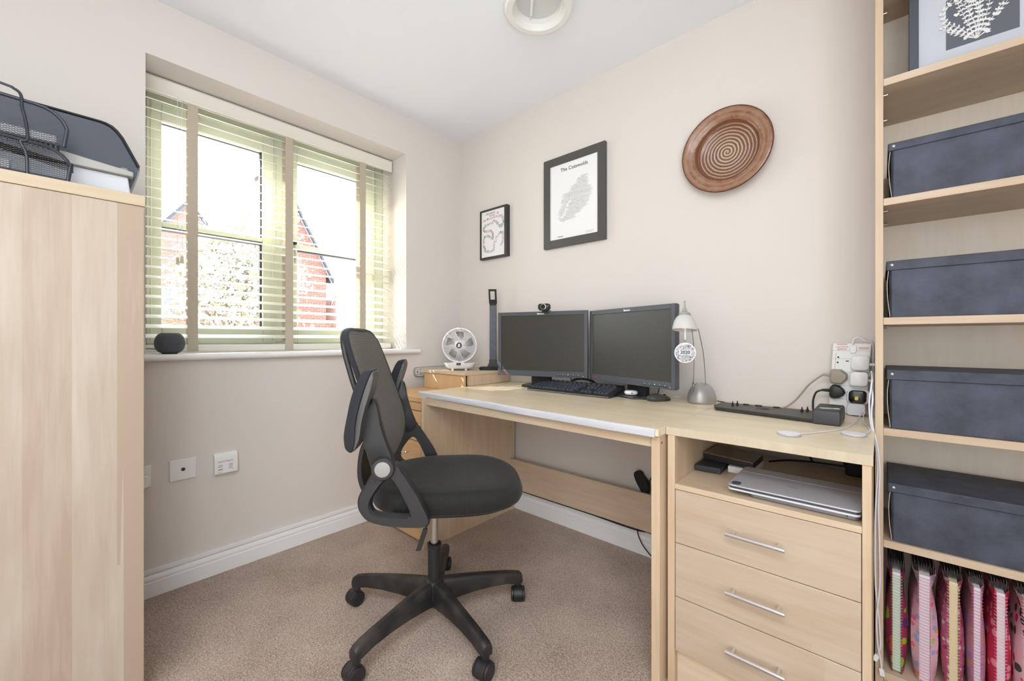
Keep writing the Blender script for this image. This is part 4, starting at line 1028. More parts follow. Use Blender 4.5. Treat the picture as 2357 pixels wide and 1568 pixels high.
# ------------------------------------------------------------------ docking station
dc = thing('docking_station', 'long flat black laptop docking bar lying on the drawer unit against the wall', 'docking station', (1.90, -0.20, DZ+0.0004))
m = MB()
q = [(1.7225, -0.262), (1.7060, -0.215), (1.7085, -0.135), (1.7165, -0.122), (2.070, -0.122), (2.070, -0.312), (2.02, -0.309)]
qc = (1.9, -0.2)
m.loft([[(qc[0]+(x-qc[0])*s_, qc[1]+(y-qc[1])*s_, z) for x, y in q] for z, s_ in ((DZ+0.0005, 0.975), (DZ+0.008, 1.0), (DZ+0.0105, 1.0), (DZ+0.0135, 0.992))])
m.build('plate', pbr('dock_black', (52, 50, 48), 0.42), dc, bevel=0.001)
m = MB()
q2 = [(2.020, -0.3155), (2.0885, -0.3170), (2.0905, -0.150), (2.0240, -0.1480), (2.020, -0.16)]
m.loft([[(x, y, DZ+0.0005) for x, y in q2], [(x, y, DZ+0.036) for x, y in q2], [(2.055+(x-2.055)*0.93, -0.23+(y+0.23)*0.95, DZ+0.045) for x, y in q2]])
m.build('connector_block', pbr('dock_block', (52, 52, 53), 0.42), dc, bevel=0.003)
m = MB(); m.obox((2.0585, -0.262, DZ+0.0453), (0.93, 0.37, 0), (-0.37, 0.93, 0), (0, 0, 1), 0.0245, 0.008, 0.0004); st = m.build('sticker', M_wplastic, dc)
m = MB(); m.obox((2.0625, -0.2605, DZ+0.0459), (0.93, 0.37, 0), (-0.37, 0.93, 0), (0, 0, 1), 0.006, 0.0078, 0.0002); m.build('sticker_patch', pbr('label_green', (110, 205, 130), 0.5), dc)
m = MB()
for k in range(9): m.obox((2.0405+0.93*k*0.0022, -0.2690+0.37*k*0.0022, DZ+0.0458), (0.93, 0.37, 0), (-0.37, 0.93, 0), (0, 0, 1), 0.0007, 0.0022 if k % 3 else 0.0030, 0.0001)
m.build('sticker_print', M_ink, dc, smooth=False)
for x, y in ((1.7655, -0.192), (1.7760, -0.170), (1.9770, -0.176), (1.9900, -0.156)):
    m = MB(); m.lathe([(0.0042, 0.0), (0.0042, 0.006), (0.0022, 0.010), (0.0016, 0.016), (0.0, 0.017)], (x, y, DZ+0.0134), 12); m.build('docking_pin', M_blackm, dc)
for x, y, r_ in ((1.7985, -0.139, 0.011), (1.8400, -0.140, 0.013), (1.897, -0.139, 0.012)):
    m = MB(); m.lathe([(r_, 0.0), (r_*0.85, 0.0035), (0.0, 0.004)], (x, y, DZ+0.0134), 18, sy=0.55); m.build('rear_bump', M_blackm, dc)
m = MB(); m.tube([(1.8655+0.0205*math.cos(2*PI*k/32), -0.2008+0.0205*math.sin(2*PI*k/32), DZ+0.0138) for k in range(33)], 0.0006, 5); m.build('logo_ring', M_blackm, dc)
text('hp', 0.026, (1.8535, -0.2060, DZ+0.0137), (1, 0, 0), (0.25, 1, 0), M_blackm, dc, 'logo_letters')

# ------------------------------------------------------------------ ten-way power strip leaning on the wall
ps = thing('power_strip', 'tall white ten-socket power strip standing on the drawer unit against the wall', 'power strip', (2.098, -0.02, DZ))
tilt_ = 0.012
def pw(x, z, d=0.0):   # point on the strip: x across, z up from its foot, d out of the face
    return Vector((x + (z-0.89)*0.055, -0.033-d, DZ+z))
def pbox(name, x0, x1, z0, z1, d0, d1, mat_, bevel=0.002, par=None, rad=None):
    m = MB()
    if rad: pts = rrect(x1-x0, z1-z0, rad, 5, (x0+x1)/2, (z0+z1)/2)
    else: pts = [(x0, z0), (x1, z0), (x1, z1), (x0, z1)]
    A = [(x, z) for x, z in pts]
    m.loft([[tuple(pw(x, z, d)) for x, z in A] for d in (d0, d1)])
    return m.build(name, mat_, par or ps, bevel=bevel)
XL, XR = 2.0875, 2.1930
pbox('housing', 2.086, 2.190, 0.0005, 0.248, -0.030, 0.0, M_socket, 0.003)
for z in (0.052, 0.099, 0.146, 0.193, 0.222):
    pbox('moulding_line', 2.087, 2.189, z, z+0.0007, 0.0, 0.0004, M_grink, 0)
pbox('cable_gland', 2.1335, 2.1525, 0.213, 0.243, 0.0, 0.005, M_socket, 0.002, rad=0.008)
def ptext(s_, sz, x, z, al='LEFT'):
    # printed upside down on the strip, as seen in the photograph
    return text(s_, sz, pw(x, z, 0.0006), (-1, 0, -0.055), (0.055, 0, -1), M_red, ps, 'red_lettering', align=al)
ptext('POWER', 0.0075, 2.1120, 0.2300, 'CENTER'); ptext('PROTECTION', 0.0055, 2.1120, 0.2370, 'CENTER')
pbox('red_line', 2.0965, 2.0973, 0.150, 0.213, 0.0, 0.0005, M_red, 0)
for z in (0.2275, 0.2305, 0.2335): pbox('fine_print', 2.158, 2.184, z, z+0.0011, 0.0, 0.0004, M_red, 0)
for z in (0.2425, 0.2450): pbox('fine_print', 2.098, 2.126, z, z+0.0010, 0.0, 0.0004, M_red, 0)
for x, z, w_, h_ in ((2.1293, 0.1855, 0.0085, 0.0035), (2.1040, 0.1985, 0.0045, 0.0055), (2.1032, 0.1800, 0.0045, 0.0055)):
    pbox('socket_slot', x-w_/2, x+w_/2, z-h_/2, z+h_/2, 0.0, 0.0006, M_dark, 0)
def plug(kind, x, z, label, cat='plug'):
    base = pw(x, z, 0)
    t = thing('charger_plug' if kind != 'flat' else 'mains_plug', label, cat, tuple(base))
    return t
for z, lab in ((0.1805, 'upper of the two square white charger plugs in the power strip'), (0.1260, 'lower of the two square white charger plugs in the power strip')):
    t = plug('sq', 2.1645, z, lab, 'charger')
    m = MB(); pts = rrect(0.0480, 0.0490, 0.0115, 6)
    m.loft([[tuple(pw(2.1645+x*s_, z+y*s_, d)) for x, y in pts] for d, s_ in ((0.0010, 0.97), (0.003, 1.0), (0.023, 1.0), (0.0275, 0.96), (0.0285, 0.90))])
    m.build('body', M_wplastic, t, angle=50)
    bp = pw(2.1930, z-0.004, 0.010)
    m = MB(); m.obox(bp, (1, 0, 0), (0, 1, 0), (0, 0, 1), 0.0095, 0.0035, 0.0045); m.build('cable_end', M_wplastic, t, bevel=0.001)
# beige rewireable plug
t = plug('flat', 2.1115, 0.1310, 'beige mains plug on the left side of the power strip', 'plug')
m = MB(); pts = [(-0.022, 0.021), (0.004, 0.0215), (0.0205, 0.008), (0.0215, -0.006), (0.006, -0.0235), (-0.021, -0.021), (-0.0245, -0.010), (-0.0250, 0.010)]
m.loft([[tuple(pw(2.1115+x*s_*1.08, 0.1310+y*s_*1.16, d)) for x, y in pts] for d, s_ in ((0.001, 0.96), (0.004, 1.0), (0.017, 1.0), (0.022, 0.86), (0.023, 0.80))])
m.build('body', M_gcable, t, bevel=0.0015)
m = MB(); m.tube([pw(2.0895, 0.1340, 0.010), pw(2.0655, 0.1355, 0.010)], 0.0055, 10, rr=[0.0060, 0.0042]); m.build('strain_relief', M_gcable, t)
# black moulded plug
t = plug('flat', 2.1095, 0.0765, 'black rounded mains plug below the beige one on the power strip', 'plug')
m = MB(); pts = [(x, z) for x, z in [(-0.023+0.0, 0.012), (-0.018, 0.020), (-0.008, 0.0225), (0.006, 0.019), (0.017, 0.009), (0.0215, 0.0), (0.017, -0.010), (0.006, -0.019), (-0.008, -0.0225), (-0.018, -0.020), (-0.023, -0.012)]]
m.loft([[tuple(pw(2.1095+x*s_*1.02, 0.0765+y*s_*1.12, d)) for x, y in pts] for d, s_ in ((0.001, 0.95), (0.004, 1.0), (0.016, 0.98), (0.022, 0.86), (0.024, 0.65))])
m.build('body', M_slate if False else M_black, t, angle=60)
m = MB(); m.tube([pw(2.088, 0.080, 0.012), pw(2.0650, 0.080, 0.014)], 0.005, 10, rr=[0.0062, 0.0042]); m.build('strain_relief', M_blackm, t)
# black adapter with a yellow dot and its white surround
t = plug('x', 2.164, 0.0660, 'glossy black adapter with a yellow dot plugged into the power strip', 'adapter')
m = MB(); pts = rrect(0.062, 0.052, 0.017, 6)
m.loft([[tuple(pw(2.1660+x*s_, 0.0650+y*s_, d)) for x, y in pts] for d, s_ in ((0.001, 0.97), (0.004, 1.0), (0.014, 1.0), (0.018, 0.94))]); m.build('surround', M_wplastic, t)
m = MB(); pts = rrect(0.047, 0.044, 0.012, 6)
m.loft([[tuple(pw(2.1640+x*s_, 0.0655+y*s_, d)) for x, y in pts] for d, s_ in ((0.0182, 1.0), (0.030, 1.0), (0.035, 0.88), (0.036, 0.7))]); m.build('body', pbr('gloss_black', (20, 20, 24), 0.12), t)
m = MB(); pts = rrect(0.0095, 0.013, 0.004, 5)
m.loft([[tuple(pw(2.1620+x, 0.0610+y, d)) for x, y in pts] for d in (0.0362, 0.0368)]); m.build('yellow_dot', pbr('yellow_sticker', (222, 214, 60), 0.5), t)
# grey-white plug at the foot
t = plug('x', 2.1625, 0.0225, 'pale grey charger plug at the foot of the power strip, beside the docking bar', 'charger')
m = MB(); pts = rrect(0.050, 0.041, 0.010, 6)
m.loft([[tuple(pw(2.1625+x*s_, 0.0225+y*s_, d)) for x, y in pts] for d, s_ in ((0.001, 0.97), (0.004, 1.0), (0.030, 1.0), (0.036, 0.93))]); m.build('body', pbr('pale_grey_plug', (214, 214, 222), 0.35), t)

def cable(name, pts, r, mat_, label, group=None, n=8, ends=None):
    m = MB(); m.tube(spline(pts, n), r, 8)
    if ends is None:
        o = m.build(name, mat_); return tag(o, label, 'cable', group)
    t = thing(name, label, 'cable', tuple(pts[0]), group=group)
    m.build('cord', mat_, t)
    for e in ends:
        mm = MB(); mm.obox(*e[1:]); mm.build(e[0], M_wplastic, t, bevel=0.0015)
    return t
zc = DZ+0.0022
cable('power_cable', [pw(2.1405, 0.243, 0.003), pw(2.1440, 0.262, 0.004), pw(2.156, 0.268, 0.004), pw(2.172, 0.256, 0.003), pw(2.192, 0.245, -0.006), (2.1580, -0.012, 0.95), (2.1585, -0.011, 0.80)], 0.0036, M_cable, 'thick white cable looping out of the top of the power strip')
cable('power_cable', [tuple(pw(2.0662, 0.1355, 0.010)), (2.005, -0.042, 0.886), (1.982, -0.042, 0.862), (1.962, -0.040, 0.832), (1.940, -0.040, 0.800), (1.915, -0.038, 0.775), (1.905, -0.036, DZ+0.004)], 0.0031, M_gcable, 'beige power cable curving down the wall from the beige plug')
cable('power_cable', [tuple(pw(2.0660, 0.080, 0.014)), (2.005, -0.052, 0.838), (1.997, -0.056, 0.815), (1.996, -0.062, 0.790), (2.000, -0.085, DZ+0.006), (2.010, -0.119, DZ+0.005)], 0.0033, M_bcable, 'short black power cable dropping from the black plug to the docking bar')

# wireless charging pucks
for i, (x, y, lab) in enumerate(((1.9905, -0.5420, 'white wireless charging puck nearest the front edge, left of the other puck'), (2.1225, -0.4280, 'white wireless charging puck beside the bookcase panel'))):
    t = thing('charging_puck', lab, 'charger', (x, y, DZ), group='wireless charging pucks on the drawer unit')
    m = MB(); m.lathe([(0.0270, 0.0003), (0.0278, 0.0010), (0.0278, 0.0044), (0.0270, 0.0050), (0.0262, 0.0050)], (x, y, DZ), 40, cap=True); m.build('rim', M_alu, t)
    m = MB(); m.lathe([(0.0260, 0.0050), (0.0260, 0.0056), (0, 0.0057)], (x, y, DZ), 40); m.build('pad', M_wplastic, t)
cable('charging_cable', [(2.0130, -0.525, zc), (2.046, -0.462, zc), (2.078, -0.402, zc), (2.103, -0.325, zc), (2.120, -0.205, zc), (2.128, -0.110, zc+0.010), (2.1330, -0.0750, DZ+0.016)], 0.0015, M_cable, 'thin white cable from the left charging puck to the power strip')
cable('charging_cable', [(2.142, -0.405, zc), (2.1540, -0.355, zc), (2.1535, -0.300, zc), (2.140, -0.215, zc), (2.136, -0.140, zc+0.010), (2.1400, -0.0750, DZ+0.018)], 0.0015, M_cable, 'short thin white cable curling from the right charging puck')

# two long white cables hanging down the bookcase edge
def hang(name, dx, dy, zend, pts, label, end):
    t = thing(name, label, 'cable', pts[0], group='white charging cables hanging down the bookcase edge')
    m = MB(); m.tube(spline(pts, 8), 0.0020, 8); m.build('cord', M_cable, t)
    e = Vector(pts[-1]); m = MB(); m.obox(e + Vector(end[0])*0.008, (1, 0, 0) if not end[1] else Vector(end[1]), (0, 1, 0), Vector(end[0]), 0.0055, 0.003, 0.0095)
    m.build('connector', M_wplastic, t, bevel=0.001)
YC = -0.3215
hang('charging_cable', 0, 0, 0, [(2.1500, -0.060, 0.905), (2.1560, -0.200, 0.930), (2.1590, -0.300, 0.915), (2.1566, YC-0.004, 0.885), (2.1530, YC, 0.845), (2.1560, YC, 0.790), (2.1672, YC, 0.725), (2.1715, YC, 0.660), (2.1680, YC, 0.580), (2.1655, YC, 0.480), (2.1665, YC, 0.330), (2.1740, YC, 0.230), (2.1765, YC-0.001, 0.160), (2.1700, YC-0.001, 0.128)], 'white charging cable down the bookcase edge, the one ending higher', [(-0.35, 0, -0.94), (0.94, 0, -0.35)])
hang('charging_cable', 0, 0, 0, [(2.1540, -0.060, 0.850), (2.1575, -0.200, 0.880), (2.1600, -0.300, 0.875), (2.1600, YC-0.007, 0.850), (2.1580, YC-0.004, 0.820), (2.1605, YC-0.004, 0.780), (2.1712, YC-0.004, 0.720), (2.1755, YC-0.004, 0.650), (2.1730, YC-0.004, 0.560), (2.1748, YC-0.004, 0.450), (2.1755, YC-0.004, 0.330), (2.1690, YC-0.005, 0.245), (2.1705, YC-0.005, 0.170), (2.1775, YC-0.004, 0.118), (2.1790, YC-0.004, 0.095)], 'white charging cable down the bookcase edge, the one ending lower', [(0.12, 0, -0.99), (0.99, 0, 0.12)])

# ------------------------------------------------------------------ things in the open compartment
SH = 0.6020
bb_ = thing('external_drive', 'small black external drive box in the open compartment', 'drive', (1.765, -0.41, SH))
m = MB(); m.loft([[(x, y, z) for x, y in ((1.7265+e_, -0.495+e_), (1.8025-e_, -0.488+e_), (1.7985-e_, -0.345-e_), (1.7265+e_, -0.350-e_))] for z, e_ in ((SH+0.0004, 0.001), (SH+0.003, 0), (SH+0.017, 0), (SH+0.0195, 0.002))]); m.build('housing', pbr('drive_black', (50, 54, 60), 0.5), bb_, bevel=0.001)
m = MB(); m.lathe([(0.001, 0), (0, 0.0003)], (1.7955, -0.489, SH+0.005), 8, (0, -1, 0)); m.build('status_light', M_silver, bb_)
wb = tag(bx('card_box', M_wplastic, None, 1.8120, 1.884, -0.442, -0.300, SH+0.0004, SH+0.0200, 0.001), 'small white box half hidden under the bronze-grey hub', 'box')
hb = thing('metal_hub', 'flat bronze-grey metal box resting on the black drive in the compartment', 'hub', (1.806, -0.35, SH+0.0205))
m = MB(); m.loft([[(x, y, z) for x, y in ((1.7290, -0.410), (1.8815, -0.437), (1.8850, -0.306), (1.7340, -0.270))] for z in (SH+0.0208, SH+0.0405)]); m.build('housing', M_black, hb, bevel=0.001)
m = MB(); m.loft([[(x, y, z) for x, y in ((1.7280, -0.411), (1.8825, -0.438), (1.8860, -0.305), (1.7330, -0.269))] for z in (SH+0.0407, SH+0.0425)]); m.build('lid', pbr('bronze_metal', (150, 134, 118), 0.35, 0.6), hb)
lp = thing('laptop', 'closed dark grey laptop at the bottom of the stack in the open compartment', 'laptop', (2.03, -0.53, SH))
m = MB(); m.prism(rrect(0.2280, 0.205, 0.012, 5, 2.0270, -0.5285), SH+0.0004, SH+0.0135, 'z'); m.build('body', pbr('laptop_grey', (140, 140, 146), 0.38, 0.3), lp, bevel=0.003)
m = MB(); m.lathe([(0.0016, 0), (0, 0.0003)], (2.118, -0.6313, SH+0.007), 10, (0, -1, 0)); m.build('jack', M_dark, lp)
fo = thing('tablet', 'silver tablet in a folio lying on top of the laptop in the open compartment', 'tablet', (2.0, -0.53, SH+0.0140))
m = MB(); m.prism(rrect(0.2820, 0.208, 0.012, 5, 2.0030, -0.5425), SH+0.0142, SH+0.0185, 'z'); m.build('folio_cover', pbr('folio_white', (214, 214, 220), 0.45), fo, bevel=0.001)
m = MB(); m.prism(rrect(0.2760, 0.202, 0.011, 5, 2.0030, -0.5405), SH+0.0187, SH+0.0245, 'z'); m.build('tablet_body', pbr('tablet_side', (84, 84, 88), 0.4, 0.5), fo)
m = MB(); m.prism(rrect(0.2820, 0.208, 0.012, 5, 2.0030, -0.5425), SH+0.0247, SH+0.0285, 'z'); m.build('folio_back', M_alu, fo, bevel=0.001)
m = MB(); m.prism(rrect(0.022, 0.030, 0.009, 5, 1.8800, -0.6240), SH+0.0287, SH+0.0292, 'z'); m.build('camera_window', M_slate, fo)
m = MB(); m.box(1.8630, 2.143, -0.4970, -0.4962, SH+0.0286, SH+0.0289); m.build('fold_line', pbr('fold_line', (220, 220, 228), 0.5), fo)
m = MB(); ap = []
for k in range(28):
    t_ = 2*PI*k/28; r_ = 0.0125*(1+0.10*math.cos(2*t_)-0.16*max(0, math.sin(t_))**10-0.10*max(0, -math.sin(t_))**14)
    x_, y_ = r_*math.cos(t_), r_*math.sin(t_)
    if (x_-0.0155)**2+(y_-0.002)**2 < 0.0062**2: x_ = 0.0155-math.sqrt(max(0, 0.0062**2-(y_-0.002)**2))
    ap.append((2.003+x_, -0.562+y_))
m.prism(ap, SH+0.0286, SH+0.0289, 'z'); m.prism([(2.003+0.001, -0.562+0.0142), (2.003+0.006, -0.562+0.0155), (2.003+0.0065, -0.562+0.0205), (2.003+0.002, -0.562+0.0188)], SH+0.0286, SH+0.0289, 'z'); m.build('fruit_emblem', pbr('emblem_grey', (182, 182, 190), 0.3, 0.3), fo, smooth=False)
cable('power_cable', [(1.895, -0.260, SH+0.010), (1.94, -0.21, SH+0.012), (2.00, -0.17, SH+0.010), (2.07, -0.15, SH+0.008), (2.12, -0.16, SH+0.010)], 0.0032, M_bcable, 'black cable lying behind the tablet in the open compartment')
cable('power_cable', [(1.955, -0.060, 0.742), (1.960, -0.07, 0.70), (1.975, -0.09, 0.65), (2.00, -0.115, 0.60)], 0.0032, M_bcable, 'black cable dropping behind the compartment, left of two', 'black cables dropping behind the compartment')
cable('power_cable', [(2.055, -0.060, 0.742), (2.062, -0.07, 0.70), (2.075, -0.09, 0.65), (2.09, -0.115, 0.60)], 0.0032, M_bcable, 'black cable dropping behind the compartment, right of two', 'black cables dropping behind the compartment')
t = thing('power_adapter', 'black power adapter in the shadowed back right of the compartment', 'adapter', (2.118, -0.20, SH))
m = MB(); m.prism(rrect(0.048, 0.07, 0.012, 5, 2.118, -0.20), SH+0.0005, SH+0.050, 'z'); m.build('body', M_blackm, t, bevel=0.005)

# thin cables on the desk
cable('mouse_cable', [(1.512, -0.102, DZ+0.013), (1.532, -0.065, DZ+0.012), (1.530, -0.035, DZ+0.022), (1.500, -0.022, DZ+0.034), (1.465, -0.030, DZ+0.030), (1.440, -0.050, DZ+0.014)], 0.0013, M_cable, 'thin pale cable looping behind the computer mouse')
cable('lamp_cable', [(1.678, -0.070, DZ+0.008), (1.695, -0.066, DZ+0.006), (1.712, -0.075, DZ+0.005), (1.73, -0.09, DZ+0.004), (1.74, -0.108, DZ+0.004)], 0.0022, M_bcable, 'black cable between the silver lamp base and the docking bar')
cable('monitor_cable', [(1.43, -0.040, DZ+0.060), (1.42, -0.035, DZ+0.030), (1.41, -0.030, DZ+0.006), (1.39, -0.025, DZ+0.003)], 0.0022, M_bcable, 'black cable behind the right monitor foot')
cable('monitor_cable', [(0.925, -0.050, DZ+0.085), (0.945, -0.045, DZ+0.05), (0.955, -0.035, DZ+0.015), (0.975, -0.025, DZ+0.003)], 0.0022, M_bcable, 'thin black cable beside the left monitor neck')

# cables under the desk
cable('network_cable', [(0.53, -0.020, 0.118), (0.8, -0.021, 0.117), (1.05, -0.020, 0.116), (1.22, -0.021, 0.112), (1.32, -0.022, 0.114), (1.40, -0.024, 0.126), (1.66, -0.024, 0.130)], 0.0040, pbr('navy_cable', (40, 42, 58), 0.5), 'dark cable resting on the skirting trunking under the desk')
cable('power_cable', [(1.315, -0.040, 0.150), (1.318, -0.040, 0.12), (1.325, -0.038, 0.09), (1.345, -0.036, 0.055), (1.375, -0.034, 0.025), (1.40, -0.033, 0.008)], 0.0026, M_bcable, 'short black cable hanging in front of the white skirting under the desk')
t = thing('power_adapter', 'black clump of adapter and plug behind the modesty panel under the desk', 'adapter', (1.345, -0.030, 0.31))
m = MB(); m.loft([[(x, y, z) for x, z in smooth_closed([(1.300, 0.385), (1.315, 0.402), (1.335, 0.398), (1.345, 0.380), (1.372, 0.352), (1.368, 0.300), (1.345, 0.300), (1.325, 0.330), (1.312, 0.350)], 3)] for y in (-0.045, -0.016)]); m.build('body', M_dark, t, bevel=0.004)
m = MB(); m.tube(spline([(1.365, -0.035, 0.352), (1.385, -0.035, 0.385), (1.395, -0.034, 0.430), (1.386, -0.032, 0.455), (1.398, -0.03, 0.475), (1.405, -0.03, 0.56)], 6), 0.0026, 8); m.build('cord', M_dark, t)
cable('power_cable', [(1.295, -0.30, 0.7405), (1.36, -0.30, 0.7395), (1.45, -0.28, 0.7370), (1.60, -0.26, 0.7300), (1.665, -0.26, 0.728)], 0.0035, M_bcable, 'dark cable sagging under the desktop near the right leg')

# ------------------------------------------------------------------ pictures and plate on the back wall
def picture_frame(name, label, x0, x1, z0, z1, ix0, ix1, iz0, iz1, depth, mat_, cat='picture'):
    t = thing(name, label, cat, ((x0+x1)/2, 0, z0)); y0 = -depth
    m = MB(); m.box(x0, ix0, y0, -0.0005, z0, z1); m.box(ix1, x1, y0, -0.0005, z0, z1); m.box(ix0, ix1, y0, -0.0005, z0, iz0); m.box(ix0, ix1, y0, -0.0005, iz1, z1)
    m.build('frame', mat_, t, bevel=0.0012)
    bx('print', M_paper, t, ix0, ix1, y0+0.006, -0.0012, iz0, iz1, 0)
    return t, y0+0.0056
t, yp = picture_frame('framed_poster', 'large dark-framed poster titled The Cotswolds with a map made of words', 0.7440, 1.1360, 1.5405, 2.0410, 0.7870, 1.0920, 1.5835, 1.9975, 0.022, M_pframe)
text('The Cotswolds', 0.0275, (0.9450, yp, 1.9545), (1, 0, 0), (0, 0, 1), M_ink, t, 'title_lettering', align='CENTER', bold=0.0002, sx=1.02)
poly = [(0.8331, 1.695), (0.8422, 1.7377), (0.8602, 1.783), (0.8662, 1.8282), (0.9102, 1.8348), (0.9188, 1.8568), (0.953, 1.8674), (0.9587, 1.8898), (0.981, 1.9029), (1.0409, 1.9055), (1.0356, 1.8558), (1.0648, 1.8298), (1.0622, 1.7982), (1.0436, 1.7794), (1.0409, 1.7406), (1.014, 1.7348), (0.9976, 1.7101), (0.9587, 1.704), (0.9587, 1.6873), (0.9159, 1.6838), (0.8691, 1.6685)]
def inside(x, z, P):
    r_ = False
    for (xa, za), (xb, zb) in zip(P, P[1:]+P[:1]):
        if (za > z) != (zb > z) and x < (xb-xa)*(z-za)/(zb-za)+xa: r_ = not r_
    return r_
rnd = random.Random(11); m = MB()
z = 1.667
while z < 1.91:
    x = 0.83
    hgt = rnd.choice((0.0030, 0.0036, 0.0046))
    while x < 1.07:
        l_ = rnd.uniform(0.006, 0.022)
        if inside(x, z, poly) and inside(x+l_, z, poly):
            # a word: a run of letter-like strokes
            q = x; big_ = rnd.random() < 0.12; m.mat(1 if big_ else 0)
            # keep the white diagonal word free
            dd = abs((x+l_/2-0.893) - (z-1.740)*0.60)
            if not (dd < 0.007 and 1.690 < z < 1.785):
                while q < x+l_:
                    w_ = rnd.uniform(0.0010, 0.0022); m.box(q, q+w_*0.7, yp-0.0002, yp, z-hgt*0.33, z+hgt*rnd.choice((0.05, 0.3, 0.33))); q += w_*1.15
        x += l_+0.0015
    z += hgt
m.build('word_map', [pbr('poster_grey', (200, 200, 198), 0.8), pbr('poster_mid_grey', (172, 172, 170), 0.8)], t, smooth=False)
m = MB()
for k in range(9): m.box(0.8455+k*0.0033, 0.8478+k*0.0033, yp-0.0002, yp, 1.5950, 1.5990 if k % 3 else 1.6005)
m.build('corner_print', M_ink, t, smooth=False)
m = MB(); m.tube([(0.8400+0.0026*math.cos(2*PI*k/16), yp, 1.5970+0.0030*math.sin(2*PI*k/16)) for k in range(17)], 0.0005, 5); m.build('corner_emblem', M_ink, t)
for x0, x1, zz in ((1.022, 1.066, 1.6000), (1.017, 1.066, 1.5935)):
    m = MB(); q = x0
    while q < x1: w_ = rnd.uniform(0.001, 0.002); m.box(q, q+w_, yp-0.0002, yp, zz, zz+0.0018); q += w_+0.0008
    m.build('fine_print', M_grink, t, smooth=False)

t, yp = picture_frame('framed_poster', 'small black-framed timeline poster with red dates left of the large poster', 0.2240, 0.4640, 1.5455, 1.8640, 0.2355, 0.4420, 1.5575, 1.8530, 0.030, M_bframe)
text('GLEN CROMPTON', 0.0135, (0.3160, yp, 1.8310), (1, 0, 0), (0, 0, 1), M_ink, t, 'name_lettering', align='CENTER', sx=0.72)
text('THE ROAD TO', 0.0115, (0.3030, yp, 1.8180), (1, 0, 0), (0, 0, 1), M_red, t, 'title_lettering', align='LEFT', sx=0.75)
text('50', 0.0210, (0.3720, yp, 1.8200), (1, 0, 0), (0, 0, 1), M_red, t, 'age_lettering', sx=0.85)
text('1973', 0.0210, (0.2480, yp, 1.7900), (1, 0, 0), (0, 0, 1), M_red, t, 'year_lettering', sx=0.68)
path_ = [(0.285, 1.800), (0.33, 1.803), (0.375, 1.805), (0.415, 1.800), (0.428, 1.775), (0.425, 1.745), (0.405, 1.735), (0.385, 1.755), (0.36, 1.775), (0.31, 1.770), (0.265, 1.760), (0.255, 1.735), (0.28, 1.725), (0.32, 1.722), (0.335, 1.700), (0.335, 1.670), (0.30, 1.690), (0.262, 1.690), (0.256, 1.660), (0.257, 1.625), (0.27, 1.598), (0.31, 1.590), (0.345, 1.600), (0.350, 1.640), (0.39, 1.690), (0.422, 1.690), (0.426, 1.650), (0.410, 1.62)]
m = MB(); bl_ = MB()
mats_ = [pbr('print_orange', (226, 160, 80), 0.6), M_red, pbr('print_green', (130, 170, 90), 0.6), pbr('print_navy', (70, 80, 110), 0.6), pbr('print_pink', (236, 150, 160), 0.6), M_ink]
sp_ = spline([(x, 0, z) for x, z in path_], 5)
for i, p in enumerate(sp_):
    for j in range(4):
        x, zz = p.x+rnd.uniform(-0.006, 0.006), p.z+(j-1.5)*0.0042
        m.mat(rnd.choice((0, 0, 1))); q = x-0.0045
        while q < x+0.0045: w_ = rnd.uniform(0.0006, 0.0014); m.box(q, q+w_, yp-0.0002, yp, zz, zz+0.0016); q += w_+0.0005
    if i % 2 == 0:
        bl_.mat(rnd.randrange(6)); r_ = rnd.uniform(0.0025, 0.0055); cx_, cz_ = p.x+rnd.uniform(-0.010, 0.012), p.z+rnd.uniform(-0.006, 0.010)
        bl_.prism([(cx_+r_*rnd.uniform(0.5, 1)*math.cos(a_*PI/4), cz_+r_*rnd.uniform(0.5, 1)*math.sin(a_*PI/4)) for a_ in range(8)], yp-0.0003, yp, 'y')
m.build('timeline_print', [M_grink, pbr('pale_ink', (186, 186, 186), 0.8)], t, smooth=False)
bl_.build('printed_pictures', mats_, t, smooth=False)
M_clear = M_glass

# pottery plate: stepped rim, shallow well, spiral glaze
M_plate = pbr('spiral_glaze', (150, 92, 60), 0.22); nt, lk, b = nodes(M_plate)
tc = nt.new('ShaderNodeTexCoord'); sp3 = nt.new('ShaderNodeSeparateXYZ'); lk.new(tc.outputs['Object'], sp3.inputs[0])
def mth(op, a_, b_=None, c_=None):
    n_ = nt.new('ShaderNodeMath'); n_.operation = op
    for i, v in enumerate((a_, b_, c_)):
        if v is None: continue
        if isinstance(v, (int, float)): n_.inputs[i].default_value = v
        else: lk.new(v, n_.inputs[i])
    return n_.outputs[0]
X_, Z_ = sp3.outputs['X'], sp3.outputs['Z']
rad = mth('SQRT', mth('ADD', mth('MULTIPLY', X_, X_), mth('MULTIPLY', Z_, Z_)))
ang = mth('ARCTAN2', Z_, X_)
nz = noise_tex(nt, lk, tc.outputs['Object'], 34, 4, 0.65)
nz2 = noise_tex(nt, lk, tc.outputs['Object'], 260, 2, 0.6)
rr2 = mth('ADD', rad, mth('MULTIPLY', mth('SUBTRACT', nz, 0.5), 0.006))
ph = mth('SUBTRACT', mth('MULTIPLY', rr2, 2*PI/0.0132), ang)
sn = mth('SINE', ph)
band = ramp(nt, lk, mth('ADD', mth('MULTIPLY', sn, 0.42), mth('ADD', mth('MULTIPLY', nz2, 0.3), mth('MULTIPLY', mth('SUBTRACT', 0.105, rad), 2.6))), [(0.0, lin((112, 66, 50))), (0.30, lin((150, 98, 68))), (0.48, lin((160, 132, 100))), (0.62, lin((170, 172, 152))), (0.95, lin((200, 192, 160)))])
